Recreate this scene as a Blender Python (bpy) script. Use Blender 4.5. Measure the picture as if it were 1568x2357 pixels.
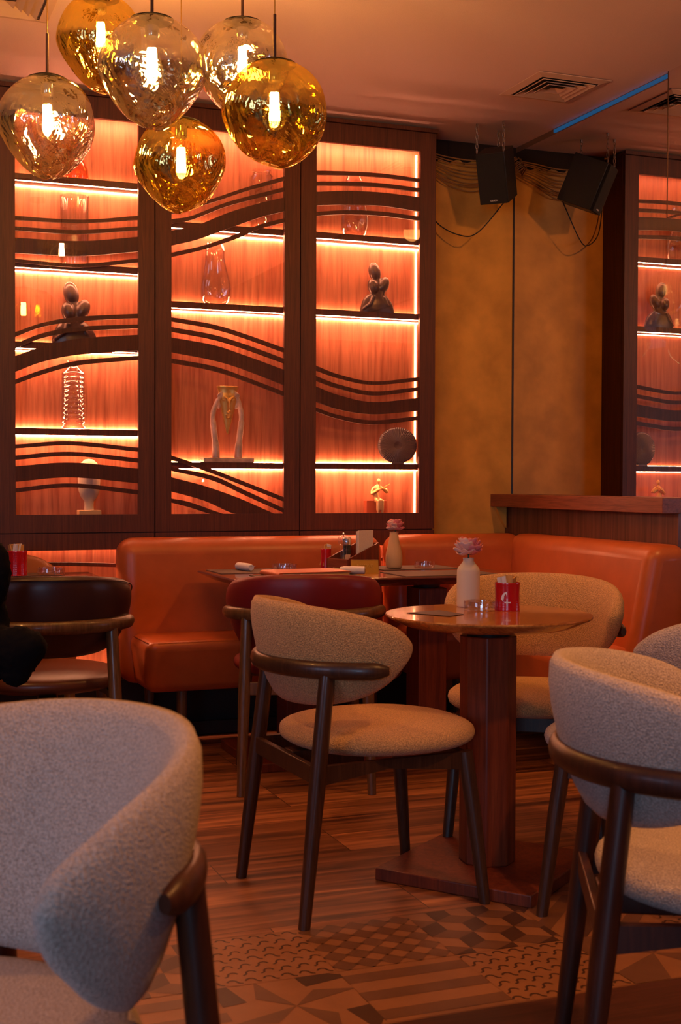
import bpy, bmesh, math, random
from mathutils import Vector, Matrix
random.seed(7)
PI = math.pi
S = bpy.context.scene
for o in list(bpy.data.objects): bpy.data.objects.remove(o)
C = S.collection

# ------------------------------------------------------------------ camera
FPX, YAW, PITCH, ROLL, CAMH = 2989.0, math.radians(20.95), math.radians(-1.36), math.radians(0.21), 1.13
Fw = Vector((math.sin(YAW)*math.cos(PITCH), math.cos(YAW)*math.cos(PITCH), math.sin(PITCH)))
R0 = Vector((math.cos(YAW), -math.sin(YAW), 0)); U0 = R0.cross(Fw)
Rt = R0*math.cos(ROLL) + U0*math.sin(ROLL); Up = U0*math.cos(ROLL) - R0*math.sin(ROLL)
EYE = Vector((0, 0, CAMH))
cd = bpy.data.cameras.new('camera'); cam = bpy.data.objects.new('camera', cd); C.objects.link(cam)
cd.sensor_fit = 'VERTICAL'; cd.sensor_height = 36; cd.lens = FPX/2357*36
M4 = Matrix((Rt, Up, -Fw)).transposed().to_4x4(); M4.translation = EYE; cam.matrix_world = M4
cd.clip_start = 0.05
cd.dof.use_dof = True; cd.dof.focus_distance = 4.9; cd.dof.aperture_fstop = 7.5
S.camera = cam
def ray(x, y): return Fw + Rt*((x-784)/FPX) - Up*((y-1178.5)/FPX)
def onplane(x, y, ax, v):
    d = ray(x, y); return EYE + d*((v-EYE[ax])/d[ax])
def PX(x, y, v): return onplane(x, y, 0, v)
def PY(x, y, v): return onplane(x, y, 1, v)
def PZ(x, y, v): return onplane(x, y, 2, v)
def PD(x, y, z): return EYE + ray(x, y)*z

# ------------------------------------------------------------------ view + world + room lights
S.view_settings.view_transform = 'Standard'; S.view_settings.look = 'None'
S.view_settings.exposure = 0.0; S.view_settings.gamma = 1.0
try: S.view_settings.use_curve_mapping = False
except Exception: pass
W = bpy.data.worlds.new('world'); S.world = W; W.use_nodes = True
bg = W.node_tree.nodes['Background']; bg.inputs[0].default_value = (0.45, 0.65, 1.0, 1); bg.inputs[1].default_value = 0.35
S.cycles.max_bounces = 12; S.cycles.transmission_bounces = 12; S.cycles.transparent_max_bounces = 24
S.cycles.caustics_refractive = False; S.cycles.caustics_reflective = False
S.cycles.sample_clamp_indirect = 4.0

LED_STR, BULB_STR, CEIL_E, WIN_E, BLUE_STR = 165.0, 640.0, 84.0, 92.0, 0.20
def area(name, loc, aim, w, h, col, e):
    l = bpy.data.lights.new(name, 'AREA'); l.shape = 'RECTANGLE'; l.size = w; l.size_y = h
    l.color = col; l.energy = e
    o = bpy.data.objects.new(name, l); C.objects.link(o); o.location = loc
    o.rotation_euler = (Vector(aim)-Vector(loc)).to_track_quat('-Z', 'Y').to_euler(); return o
YW, YC, XM, ZC = 5.82, 5.62, 3.16, 2.805
XL, YB = -3.2, -3.2
# daylight entering through the two windows behind and left of the camera
area('window_daylight', (-2.15, YB-0.12, 1.45), (-2.15, 0, 1.45), 1.7, 1.5, (0.34, 0.62, 1.0), WIN_E)
area('window_daylight', (XL-0.12, 0.9, 1.5), (0, 1.3, 1.2), 1.6, 1.4, (0.5, 0.62, 1.0), WIN_E*0.3)

# ------------------------------------------------------------------ materials
def nt(name):
    m = bpy.data.materials.new(name); m.use_nodes = True
    n = m.node_tree.nodes; l = m.node_tree.links; return m, n, l, n['Principled BSDF']
def flat(name, col, rough=0.5, metal=0.0, spec=0.5, coat=0.0, noise=0.0, scale=60, bump=0.0):
    m, n, l, b = nt(name)
    b.inputs['Base Color'].default_value = (*col, 1); b.inputs['Roughness'].default_value = rough
    b.inputs['Metallic'].default_value = metal; b.inputs['Specular IOR Level'].default_value = spec
    b.inputs['Coat Weight'].default_value = coat; b.inputs['Coat Roughness'].default_value = 0.08
    if noise or bump:
        tc = n.new('ShaderNodeTexCoord'); nz = n.new('ShaderNodeTexNoise'); nz.inputs['Scale'].default_value = scale
        nz.inputs['Detail'].default_value = 4; l.new(tc.outputs['Object'], nz.inputs['Vector'])
        if noise:
            r = n.new('ShaderNodeValToRGB'); r.color_ramp.elements[0].position = 0.3; r.color_ramp.elements[1].position = 0.7
            r.color_ramp.elements[0].color = (*[c*(1-noise) for c in col], 1); r.color_ramp.elements[1].color = (*[min(1, c*(1+noise)) for c in col], 1)
            l.new(nz.outputs['Fac'], r.inputs['Fac']); l.new(r.outputs['Color'], b.inputs['Base Color'])
        if bump:
            bp = n.new('ShaderNodeBump'); bp.inputs['Strength'].default_value = bump; bp.inputs['Distance'].default_value = 0.004
            l.new(nz.outputs['Fac'], bp.inputs['Height']); l.new(bp.outputs['Normal'], b.inputs['Normal'])
    return m
def wood(name, c1, c2, c3, grain=(40, 40, 2.2), rough=0.4, coat=0.0, blocks=None):
    m, n, l, b = nt(name)
    tc = n.new('ShaderNodeTexCoord'); mp = n.new('ShaderNodeMapping'); mp.inputs['Scale'].default_value = grain
    l.new(tc.outputs['Object'], mp.inputs['Vector'])
    nz = n.new('ShaderNodeTexNoise'); nz.inputs['Scale'].default_value = 1.0; nz.inputs['Detail'].default_value = 5
    nz.inputs['Distortion'].default_value = 1.3; nz.inputs['Roughness'].default_value = 0.6
    l.new(mp.outputs['Vector'], nz.inputs['Vector'])
    r = n.new('ShaderNodeValToRGB'); e = r.color_ramp.elements
    e[0].position = 0.32; e[0].color = (*c1, 1); e[1].position = 0.72; e[1].color = (*c3, 1)
    x = r.color_ramp.elements.new(0.5); x.color = (*c2, 1)
    l.new(nz.outputs['Fac'], r.inputs['Fac']); out = r.outputs['Color']
    mp2 = n.new('ShaderNodeMapping'); mp2.inputs['Scale'].default_value = tuple(g*5 for g in grain)
    l.new(tc.outputs['Object'], mp2.inputs['Vector'])
    n2 = n.new('ShaderNodeTexNoise'); n2.inputs['Scale'].default_value = 1.0; n2.inputs['Detail'].default_value = 3
    l.new(mp2.outputs['Vector'], n2.inputs['Vector'])
    mx = n.new('ShaderNodeMix'); mx.data_type = 'RGBA'; mx.blend_type = 'MULTIPLY'; mx.inputs[0].default_value = 0.55
    r2 = n.new('ShaderNodeValToRGB'); r2.color_ramp.elements[0].color = (0.45, 0.4, 0.38, 1); r2.color_ramp.elements[0].position = 0.3
    r2.color_ramp.elements[1].color = (1, 1, 1, 1); r2.color_ramp.elements[1].position = 0.55
    l.new(n2.outputs['Fac'], r2.inputs['Fac']); l.new(out, mx.inputs[6]); l.new(r2.outputs['Color'], mx.inputs[7]); out = mx.outputs[2]
    if blocks:   # veneer strips of differing tone
        w = n.new('ShaderNodeTexNoise'); w.noise_dimensions = '1D'; w.inputs['Scale'].default_value = 1.0; w.inputs['Detail'].default_value = 0
        sp = n.new('ShaderNodeSeparateXYZ'); l.new(tc.outputs['Object'], sp.inputs[0])
        ml = n.new('ShaderNodeMath'); ml.operation = 'MULTIPLY'; ml.inputs[1].default_value = blocks
        fl = n.new('ShaderNodeMath'); fl.operation = 'FLOOR'
        l.new(sp.outputs[0], ml.inputs[0]); l.new(ml.outputs[0], fl.inputs[0]); l.new(fl.outputs[0], w.inputs['W'])
        r3 = n.new('ShaderNodeValToRGB'); r3.color_ramp.elements[0].position = 0.3; r3.color_ramp.elements[1].position = 0.7
        r3.color_ramp.elements[0].color = (0.62, 0.5, 0.45, 1); r3.color_ramp.elements[1].color = (1, 1, 1, 1)
        l.new(w.outputs['Fac'], r3.inputs['Fac'])
        m3 = n.new('ShaderNodeMix'); m3.data_type = 'RGBA'; m3.blend_type = 'MULTIPLY'; m3.inputs[0].default_value = 0.8
        l.new(out, m3.inputs[6]); l.new(r3.outputs['Color'], m3.inputs[7]); out = m3.outputs[2]
    l.new(out, b.inputs['Base Color'])
    b.inputs['Roughness'].default_value = rough; b.inputs['Coat Weight'].default_value = coat; b.inputs['Coat Roughness'].default_value = 0.06
    return m
def fabric(name, col, dark):
    m, n, l, b = nt(name)
    tc = n.new('ShaderNodeTexCoord')
    nz = n.new('ShaderNodeTexNoise'); nz.inputs['Scale'].default_value = 330; nz.inputs['Detail'].default_value = 4
    n2 = n.new('ShaderNodeTexVoronoi'); n2.inputs['Scale'].default_value = 260
    l.new(tc.outputs['Object'], nz.inputs['Vector']); l.new(tc.outputs['Object'], n2.inputs['Vector'])
    r = n.new('ShaderNodeValToRGB'); r.color_ramp.elements[0].position = 0.38; r.color_ramp.elements[1].position = 0.6
    r.color_ramp.elements[0].color = (*dark, 1); r.color_ramp.elements[1].color = (*col, 1)
    l.new(nz.outputs['Fac'], r.inputs['Fac']); l.new(r.outputs['Color'], b.inputs['Base Color'])
    mx = n.new('ShaderNodeMath'); mx.operation = 'ADD'; l.new(nz.outputs['Fac'], mx.inputs[0]); l.new(n2.outputs['Distance'], mx.inputs[1])
    bp = n.new('ShaderNodeBump'); bp.inputs['Strength'].default_value = 0.75; bp.inputs['Distance'].default_value = 0.003
    l.new(mx.outputs[0], bp.inputs['Height']); l.new(bp.outputs['Normal'], b.inputs['Normal'])
    b.inputs['Roughness'].default_value = 0.95; b.inputs['Specular IOR Level'].default_value = 0.15
    b.inputs['Sheen Weight'].default_value = 0.25
    return m
def emis(name, col, s):
    m, n, l, b = nt(name); b.inputs['Base Color'].default_value = (0, 0, 0, 1)
    b.inputs['Emission Color'].default_value = (*col, 1); b.inputs['Emission Strength'].default_value = s; return m
def clear(name, tint=(1, 1, 1), refl=0.06, edge=0.6, rough=0.02, pw_=2.5):
    # thin clear glass: transparent with a fresnel-weighted reflection
    m, n, l, b = nt(name); n.remove(b)
    out = n['Material Output']; tr = n.new('ShaderNodeBsdfTransparent'); tr.inputs[0].default_value = (*tint, 1)
    gl = n.new('ShaderNodeBsdfGlossy'); gl.inputs['Roughness'].default_value = rough; gl.inputs[0].default_value = (1, 1, 1, 1)
    lw = n.new('ShaderNodeLayerWeight'); lw.inputs[0].default_value = 0.5
    mr = n.new('ShaderNodeMapRange'); mr.inputs[3].default_value = refl; mr.inputs[4].default_value = edge
    pw = n.new('ShaderNodeMath'); pw.operation = 'POWER'; pw.inputs[1].default_value = pw_
    l.new(lw.outputs['Facing'], pw.inputs[0]); l.new(pw.outputs[0], mr.inputs[0])
    ms = n.new('ShaderNodeMixShader'); l.new(mr.outputs[0], ms.inputs[0]); l.new(tr.outputs[0], ms.inputs[1]); l.new(gl.outputs[0], ms.inputs[2])
    l.new(ms.outputs[0], out.inputs['Surface']); return m
def melt(name, tint, refl):
    # blown, vacuum-metallised shell: clear at the crown, mirrored lower down, rippled
    m, n, l, b = nt(name); n.remove(b); out = n['Material Output']
    tc = n.new('ShaderNodeTexCoord'); mp = n.new('ShaderNodeMapping'); mp.inputs['Scale'].default_value = (9, 9, 6)
    l.new(tc.outputs['Object'], mp.inputs['Vector'])
    nz = n.new('ShaderNodeTexNoise'); nz.inputs['Scale'].default_value = 1.0; nz.inputs['Detail'].default_value = 2.5; nz.inputs['Distortion'].default_value = 1.6
    l.new(mp.outputs['Vector'], nz.inputs['Vector'])
    bp = n.new('ShaderNodeBump'); bp.inputs['Strength'].default_value = 1.0; bp.inputs['Distance'].default_value = 0.022
    n3 = n.new('ShaderNodeTexNoise'); n3.inputs['Scale'].default_value = 24; n3.inputs['Detail'].default_value = 1.5; n3.inputs['Distortion'].default_value = 2.2; l.new(tc.outputs['Object'], n3.inputs['Vector'])
    am = n.new('ShaderNodeMath'); am.operation = 'MULTIPLY_ADD'; am.inputs[1].default_value = 0.10; l.new(n3.outputs['Fac'], am.inputs[0]); l.new(nz.outputs['Fac'], am.inputs[2])
    l.new(am.outputs[0], bp.inputs['Height'])
    sp = n.new('ShaderNodeSeparateXYZ'); l.new(tc.outputs['Object'], sp.inputs[0])
    mr = n.new('ShaderNodeMapRange'); mr.inputs[1].default_value = 0.13; mr.inputs[2].default_value = -0.03
    mr.inputs[3].default_value = 0.20; mr.inputs[4].default_value = refl
    l.new(sp.outputs[2], mr.inputs[0])
    lw = n.new('ShaderNodeLayerWeight'); lw.inputs[0].default_value = 0.3
    ad = n.new('ShaderNodeMath'); ad.operation = 'ADD'; ad.use_clamp = True
    ml = n.new('ShaderNodeMath'); ml.operation = 'MULTIPLY'; ml.inputs[1].default_value = 0.35
    l.new(lw.outputs['Facing'], ml.inputs[0]); l.new(mr.outputs[0], ad.inputs[0]); l.new(ml.outputs[0], ad.inputs[1])
    st = n.new('ShaderNodeMath'); st.operation = 'MULTIPLY'; l.new(mr.outputs[0], st.inputs[0]); st.inputs[1].default_value = 1.4
    l.new(st.outputs[0], bp.inputs['Strength'])
    tr = n.new('ShaderNodeBsdfTransparent'); tr.inputs[0].default_value = (*tint, 1)
    gl = n.new('ShaderNodeBsdfGlossy'); gl.inputs['Roughness'].default_value = 0.015; gl.inputs[0].default_value = (*[min(1, c*1.05) for c in tint], 1)
    l.new(bp.outputs['Normal'], gl.inputs['Normal'])
    ms = n.new('ShaderNodeMixShader'); l.new(ad.outputs[0], ms.inputs[0]); l.new(tr.outputs[0], ms.inputs[1]); l.new(gl.outputs[0], ms.inputs[2])
    l.new(ms.outputs[0], out.inputs['Surface']); return m

m_ceil = flat('ceiling_paint', (0.84, 0.60, 0.58), 0.8, bump=0.15, scale=220, noise=0.03)
m_plaster = flat('gold_plaster', (0.86, 0.40, 0.07), 0.6, noise=0.18, scale=7, bump=0.25)
m_wall = flat('brown_wall', (0.16, 0.07, 0.04), 0.8)
m_back = wood('veneer_back', (0.46, 0.13, 0.06), (0.64, 0.22, 0.11), (0.74, 0.29, 0.15), (17, 17, 0.95), 0.45, blocks=14)
m_frame = wood('veneer_frame', (0.065, 0.013, 0.006), (0.10, 0.022, 0.009), (0.14, 0.033, 0.012), (60, 60, 2), 0.55)
m_part = wood('veneer_partition', (0.12, 0.032, 0.016), (0.20, 0.06, 0.03), (0.28, 0.09, 0.045), (26, 26, 1.2), 0.4)
m_slab = wood('veneer_slab', (0.17, 0.035, 0.014), (0.27, 0.065, 0.025), (0.33, 0.085, 0.035), (22, 2.2, 30), 0.4)
m_walnut = wood('walnut', (0.040, 0.015, 0.007), (0.062, 0.024, 0.011), (0.09, 0.036, 0.016), (50, 50, 3), 0.35, 0.15)
m_oak = wood('brown_oak', (0.10, 0.045, 0.016), (0.15, 0.068, 0.025), (0.20, 0.09, 0.034), (50, 50, 3), 0.35, 0.15)
m_teak = wood('table_teak', (0.36, 0.11, 0.022), (0.54, 0.19, 0.038), (0.66, 0.26, 0.055), (3.5, 34, 34), 0.22, 0.5)
m_maho = wood('mahogany', (0.12, 0.020, 0.007), (0.19, 0.034, 0.011), (0.25, 0.05, 0.016), (30, 30, 2), 0.42, 0.0)
m_mahot = wood('mahogany_top', (0.13, 0.032, 0.016), (0.20, 0.055, 0.025), (0.26, 0.075, 0.034), (2.5, 30, 30), 0.25, 0.7)
m_leather = flat('orange_leather', (0.56, 0.125, 0.03), 0.36, noise=0.10, scale=9, bump=0.0)
m_burg = flat('burgundy_leather', (0.20, 0.010, 0.014), 0.42)
m_dleather = flat('dark_brown_leather', (0.045, 0.014, 0.012), 0.36)
m_bleather = flat('brown_leather', (0.13, 0.035, 0.014), 0.35)
m_tleather = flat('tan_leather', (0.38, 0.12, 0.035), 0.45)
m_fab = fabric('boucle_tan', (0.82, 0.47, 0.19), (0.50, 0.26, 0.10))
m_fabg = fabric('boucle_grey', (0.68, 0.53, 0.44), (0.40, 0.29, 0.23))
m_black = flat('black', (0.012, 0.011, 0.012), 0.45)
m_cloth = flat('grille_cloth', (0.010, 0.009, 0.010), 0.9, bump=0.4, scale=400)
m_chain = flat('zinc_chain', (0.32, 0.22, 0.17), 0.45, metal=0.7)
m_brass = flat('brass', (0.62, 0.34, 0.06), 0.32, metal=0.85)
m_rod = flat('bronze_rod', (0.11, 0.05, 0.025), 0.4, metal=0.5)
m_cap = flat('bronze_cap', (0.012, 0.006, 0.004), 0.6, spec=0.1)
m_chrome = flat('chrome', (0.8, 0.8, 0.82), 0.12, metal=1.0)
m_bronze = flat('bronze_patina', (0.105, 0.062, 0.050), 0.30, metal=0.3, noise=0.25, scale=14)
m_gold = flat('gold_leaf', (0.90, 0.50, 0.13), 0.35, metal=0.5, noise=0.15, scale=30)
m_silverleaf = flat('silver_leaf', (0.70, 0.48, 0.38), 0.45, metal=0.2, noise=0.35, scale=22)
m_cream = flat('cream_ceramic', (0.86, 0.68, 0.46), 0.7, bump=0.1, scale=300)
m_sand = flat('sand_ceramic', (0.72, 0.45, 0.21), 0.8, bump=0.1, scale=300)
m_plate = flat('ribbed_ceramic', (0.22, 0.15, 0.135), 0.35, metal=0.1)
m_red = flat('red_enamel', (0.55, 0.004, 0.012), 0.22, coat=0.4)
m_white = flat('white_print', (0.85, 0.80, 0.78), 0.5)
m_paper = flat('paper_white', (0.82, 0.72, 0.62), 0.8)
m_kraft = flat('paper_kraft', (0.66, 0.34, 0.10), 0.8)
m_card = flat('card_cream', (0.90, 0.74, 0.54), 0.75, noise=0.05, scale=200)
m_napkin = flat('napkin_white', (0.86, 0.78, 0.72), 0.85, bump=0.2, scale=90)
m_mat = flat('placemat_taupe', (0.12, 0.072, 0.05), 0.75, noise=0.1, scale=200)
m_menu = flat('menu_orange', (0.58, 0.12, 0.035), 0.45)
m_pink = flat('petal_pink', (0.78, 0.25, 0.24), 0.7)
m_pale = flat('petal_pale', (0.86, 0.55, 0.45), 0.7)
m_stem = flat('stem_green', (0.06, 0.09, 0.03), 0.6)
m_stick = flat('toothpick_wood', (0.72, 0.48, 0.28), 0.7)
m_cable = flat('cable_tan', (0.45, 0.22, 0.07), 0.6)
m_vent = flat('vent_paint', (0.66, 0.44, 0.36), 0.6)
m_fur = flat('black_fur', (0.006, 0.005, 0.006), 0.95, spec=0.1)
m_led = emis('led_strip', (1.0, 0.40, 0.20), LED_STR)
m_led2 = emis('led_strip_vertical', (1.0, 0.45, 0.2), LED_STR*0.06)
m_bulb = emis('filament_glow', (1.0, 0.55, 0.2), BULB_STR)
m_blue = emis('blue_cove_light', (0.03, 0.30, 0.75), BLUE_STR)
m_glass = clear('clear_glass', (0.985, 0.97, 0.96), 0.06, 0.55, 0.03)
def rglass(name, tint):
    m, n, l, b = nt(name); b.inputs['Base Color'].default_value = (*tint, 1); b.inputs['Roughness'].default_value = 0.03
    b.inputs['Transmission Weight'].default_value = 1.0; b.inputs['IOR'].default_value = 1.42; return m
m_rglass = clear('vase_glass', (0.985, 0.96, 0.945), 0.05, 1.0, 0.02, 1.5)
m_pane = clear('door_glass', (0.98, 0.96, 0.95), 0.035, 0.5, 0.0)
m_bulbglass = clear('bulb_glass', (1, 0.97, 0.9), 0.05, 0.8)
m_silver_melt = melt('smoked_silver_glass', (0.98, 0.93, 0.76), 0.64)
m_gold_melt = melt('gold_glass', (1.0, 0.80, 0.24), 0.72)
def mirror():
    m, n, l, b = nt('mirror'); b.inputs['Base Color'].default_value = (0.86, 0.82, 0.80, 1)
    b.inputs['Metallic'].default_value = 1; b.inputs['Roughness'].default_value = 0.0; return m
m_mirror = mirror(); m_cap_ = flat('mirror_seam', (0.03, 0.012, 0.006), 0.5)
def floor_mat():
    m, n, l, b = nt('plank_floor')
    tc = n.new('ShaderNodeTexCoord'); br = n.new('ShaderNodeTexBrick')
    mp = n.new('ShaderNodeMapping'); mp.inputs['Location'].default_value = (-0.245, -0.065, 0)
    l.new(tc.outputs['Object'], mp.inputs['Vector']); l.new(mp.outputs['Vector'], br.inputs['Vector'])
    br.inputs['Scale'].default_value = 1.0; br.inputs['Brick Width'].default_value = 1.2; br.inputs['Row Height'].default_value = 0.19
    br.inputs['Mortar Size'].default_value = 0.0015; br.offset = 0.37; br.offset_frequency = 3
    br.inputs['Color1'].default_value = (0, 0, 0, 1); br.inputs['Color2'].default_value = (1, 1, 1, 1); br.inputs['Mortar'].default_value = (0.5, 0.5, 0.5, 1)
    m2 = n.new('ShaderNodeMapping'); m2.inputs['Scale'].default_value = (1.6, 26, 1); l.new(tc.outputs['Object'], m2.inputs['Vector'])
    av = n.new('ShaderNodeVectorMath'); av.operation = 'MULTIPLY_ADD'; av.inputs[1].default_value = (9, 5, 0)
    l.new(br.outputs['Color'], av.inputs[0]); l.new(m2.outputs['Vector'], av.inputs[2])
    nz = n.new('ShaderNodeTexNoise'); nz.inputs['Scale'].default_value = 1; nz.inputs['Detail'].default_value = 6; nz.inputs['Distortion'].default_value = 0.5
    l.new(av.outputs[0], nz.inputs['Vector'])
    r = n.new('ShaderNodeValToRGB'); e = r.color_ramp.elements; e[0].position = 0.3; e[0].color = (0.07, 0.020, 0.008, 1)
    e[1].position = 0.68; e[1].color = (0.62, 0.25, 0.10, 1); x = e.new(0.5); x.color = (0.33, 0.12, 0.045, 1)
    l.new(nz.outputs['Fac'], r.inputs['Fac'])
    r2 = n.new('ShaderNodeValToRGB'); r2.color_ramp.elements[0].color = (0.5, 0.45, 0.43, 1); r2.color_ramp.elements[1].color = (1.1, 1.05, 1, 1)
    l.new(br.outputs['Color'], r2.inputs['Fac'])
    mx = n.new('ShaderNodeMix'); mx.data_type = 'RGBA'; mx.blend_type = 'MULTIPLY'; mx.inputs[0].default_value = 0.9
    l.new(r.outputs['Color'], mx.inputs[6]); l.new(r2.outputs['Color'], mx.inputs[7])
    m3 = n.new('ShaderNodeMix'); m3.data_type = 'RGBA'; m3.inputs[7].default_value = (0.05, 0.018, 0.01, 1)
    l.new(br.outputs['Fac'], m3.inputs[0]); l.new(mx.outputs[2], m3.inputs[6])
    l.new(m3.outputs[2], b.inputs['Base Color']); b.inputs['Roughness'].default_value = 0.42
    bp = n.new('ShaderNodeBump'); bp.inputs['Strength'].default_value = 0.15; bp.inputs['Distance'].default_value = 0.003
    l.new(nz.outputs['Fac'], bp.inputs['Height']); l.new(bp.outputs['Normal'], b.inputs['Normal'])
    return m
m_floor = floor_mat()
m_t1 = flat('tile_light', (0.28, 0.11, 0.045), 0.45, noise=0.1, scale=12)
m_t2 = flat('tile_mid', (0.145, 0.058, 0.028), 0.45, noise=0.1, scale=12)
m_t3 = flat('tile_dark', (0.065, 0.024, 0.013), 0.45, noise=0.1, scale=12)
m_fgwood = wood('dark_mahogany', (0.045, 0.012, 0.006), (0.07, 0.018, 0.008), (0.10, 0.026, 0.011), (30, 30, 2), 0.4, 0.1)
m_dfloor = wood('dark_threshold', (0.05, 0.012, 0.007), (0.075, 0.018, 0.01), (0.10, 0.026, 0.014), (2, 40, 2), 0.5)

# ------------------------------------------------------------------ mesh helpers
def bm_(): return bmesh.new()
def obj(name, bm, mat, parent=None, world=False, smooth=True, bevel=0, seg=3, sub=0, remesh=0, angle=35):
    if world and parent is not None:
        bmesh.ops.translate(bm, verts=bm.verts, vec=-Vector(parent.location))
    bmesh.ops.recalc_face_normals(bm, faces=bm.faces)
    me = bpy.data.meshes.new(name); bm.to_mesh(me); bm.free()
    for mt in (mat if isinstance(mat, (list, tuple)) else [mat]): me.materials.append(mt)
    o = bpy.data.objects.new(name, me); C.objects.link(o)
    if parent is not None: o.parent = parent
    if remesh:
        r = o.modifiers.new('r', 'REMESH'); r.mode = 'VOXEL'; r.voxel_size = remesh; r.use_smooth_shade = True
        s = o.modifiers.new('s', 'SMOOTH'); s.iterations = 2
    if bevel:
        b = o.modifiers.new('b', 'BEVEL'); b.width = bevel; b.segments = seg; b.limit_method = 'ANGLE'; b.angle_limit = math.radians(30)
    if sub:
        s = o.modifiers.new('s', 'SUBSURF'); s.levels = sub; s.render_levels = sub
    if smooth:
        for p in me.polygons: p.use_smooth = True
        if not sub and not remesh:
            try:
                me.set_sharp_from_angle(angle=math.radians(angle))
            except Exception: pass
    return o
def thing(name, label, cat, loc=(0, 0, 0), rot=0, group=None):
    o = bpy.data.objects.new(name, None); C.objects.link(o); o.empty_display_size = 0.05
    o.location = loc; o.rotation_euler = (0, 0, rot); o['label'] = label; o['category'] = cat
    if group: o['group'] = group
    return o
def tag(o, label, cat, group=None, kind=None):
    o['label'] = label; o['category'] = cat
    if group: o['group'] = group
    if kind: o['kind'] = kind
    return o
def struct(name, bm, mat, **k):
    o = obj(name, bm, mat, **k); o['kind'] = 'structure'; return o
def box(bm, x0, x1, y0, y1, z0, z1, M=None):
    v = [bm.verts.new((x, y, z)) for x in (x0, x1) for y in (y0, y1) for z in (z0, z1)]
    if M is not None:
        for q in v: q.co = M @ q.co
    for f in ((0, 1, 3, 2), (4, 6, 7, 5), (0, 4, 5, 1), (2, 3, 7, 6), (0, 2, 6, 4), (1, 5, 7, 3)):
        bm.faces.new([v[i] for i in f])
    return bm
def hexa(bm, pts):
    v = [bm.verts.new(p) for p in pts]
    for f in ((0, 1, 2, 3), (7, 6, 5, 4), (0, 4, 5, 1), (1, 5, 6, 2), (2, 6, 7, 3), (3, 7, 4, 0)):
        bm.faces.new([v[i] for i in f])
def loft(bm, rings, cap=True):
    R = [[bm.verts.new(p) for p in r] for r in rings]; n = len(R[0])
    for a, b in zip(R, R[1:]):
        for i in range(n): bm.faces.new((a[i], a[(i+1) % n], b[(i+1) % n], b[i]))
    if cap:
        bm.faces.new(R[0][::-1]); bm.faces.new(R[-1])
def tube(bm, pts, rad, seg=12, cap=True, flat2=1.0):
    pts = [Vector(p) for p in pts]; n = len(pts)
    if not isinstance(rad, (list, tuple)): rad = [rad]*n
    rings = []; prev = None
    for i, p in enumerate(pts):
        t = (pts[min(i+1, n-1)]-pts[max(i-1, 0)]).normalized()
        if prev is None:
            a = Vector((0, 0, 1)) if abs(t.z) < 0.9 else Vector((1, 0, 0)); u = t.cross(a).normalized()
        else:
            u = (prev - t*prev.dot(t)).normalized()
        prev = u; w = t.cross(u)
        rings.append([p + u*math.cos(2*PI*k/seg)*rad[i] + w*math.sin(2*PI*k/seg)*rad[i]*flat2 for k in range(seg)])
    loft(bm, rings, cap)
def lathe(bm, prof, c=(0, 0, 0), seg=32, cap=True, fn=None):
    rings = []
    for r, z in prof:
        ring = []
        for k in range(seg):
            a = 2*PI*k/seg; rr = max(r, 1e-4)
            if fn: rr = fn(rr, z, a)
            ring.append(Vector((c[0]+rr*math.cos(a), c[1]+rr*math.sin(a), c[2]+z)))
        rings.append(ring)
    loft(bm, rings, cap)
def ell(bm, c, r, rot=(0, 0, 0), seg=20, ring=14):
    from mathutils import Euler
    M = Matrix.Translation(c) @ Euler(rot).to_matrix().to_4x4() @ Matrix.Diagonal((*r, 1))
    bmesh.ops.create_uvsphere(bm, u_segments=seg, v_segments=ring, radius=1, matrix=M)
def spow(v, p): return math.copysign(abs(v)**p, v)
def superell(bm, c, r, e1, e2, seg=40, ring=16, fn=None):
    rings = []
    for j in range(1, ring):
        ph = -PI/2 + PI*j/ring
        rings.append([Vector((c[0]+r[0]*spow(math.cos(ph), e1)*spow(math.cos(a), e2), c[1]+r[1]*spow(math.cos(ph), e1)*spow(math.sin(a), e2), c[2]+r[2]*spow(math.sin(ph), e1)))
                      for a in (2*PI*k/seg for k in range(seg))])
    loft(bm, rings, True)
def catmull(pts, n=8):
    pts = [Vector(p) for p in pts]; P = [pts[0]*2-pts[1]] + pts + [pts[-1]*2-pts[-2]]; out = []
    for i in range(1, len(P)-2):
        for k in range(n):
            t = k/n; a, b, c, d = P[i-1], P[i], P[i+1], P[i+2]
            out.append(0.5*((2*b)+(c-a)*t+(2*a-5*b+4*c-d)*t*t+(3*b-a-3*c+d)*t**3))
    out.append(pts[-1]); return out
def extr(bm, pts, y0, y1):   # polygon in x,z extruded along y
    a = [bm.verts.new((x, y0, z)) for x, z in pts]; b = [bm.verts.new((x, y1, z)) for x, z in pts]; n = len(pts)
    for i in range(n): bm.faces.new((a[i], a[(i+1) % n], b[(i+1) % n], b[i]))
    bm.faces.new(a[::-1]); bm.faces.new(b)

# ------------------------------------------------------------------ room shell
struct('floor', box(bm_(), XL, XM, 3.07, YW+0.1, -0.08, 0.0), m_floor, smooth=False)
struct('floor_threshold', box(bm_(), XL, XM, YB, 2.465, -0.08, 0.0), m_dfloor, smooth=False)
bm = box(bm_(), XL, XM, 2.465, 3.07, -0.08, 0.0); struct('floor_tile_bed', bm, m_t1, smooth=False)
struct('ceiling', box(bm_(), XL, XM+0.1, YB, YW+0.1, ZC, ZC+0.08), m_ceil, smooth=False)
struct('wall_back', box(bm_(), XL-0.1, XM+0.1, YW, YW+0.1, 0, ZC), m_plaster, smooth=False)
struct('wall_right', box(bm_(), XM, XM+0.1, YB, YW, 0, ZC), m_wall, smooth=False)
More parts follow.
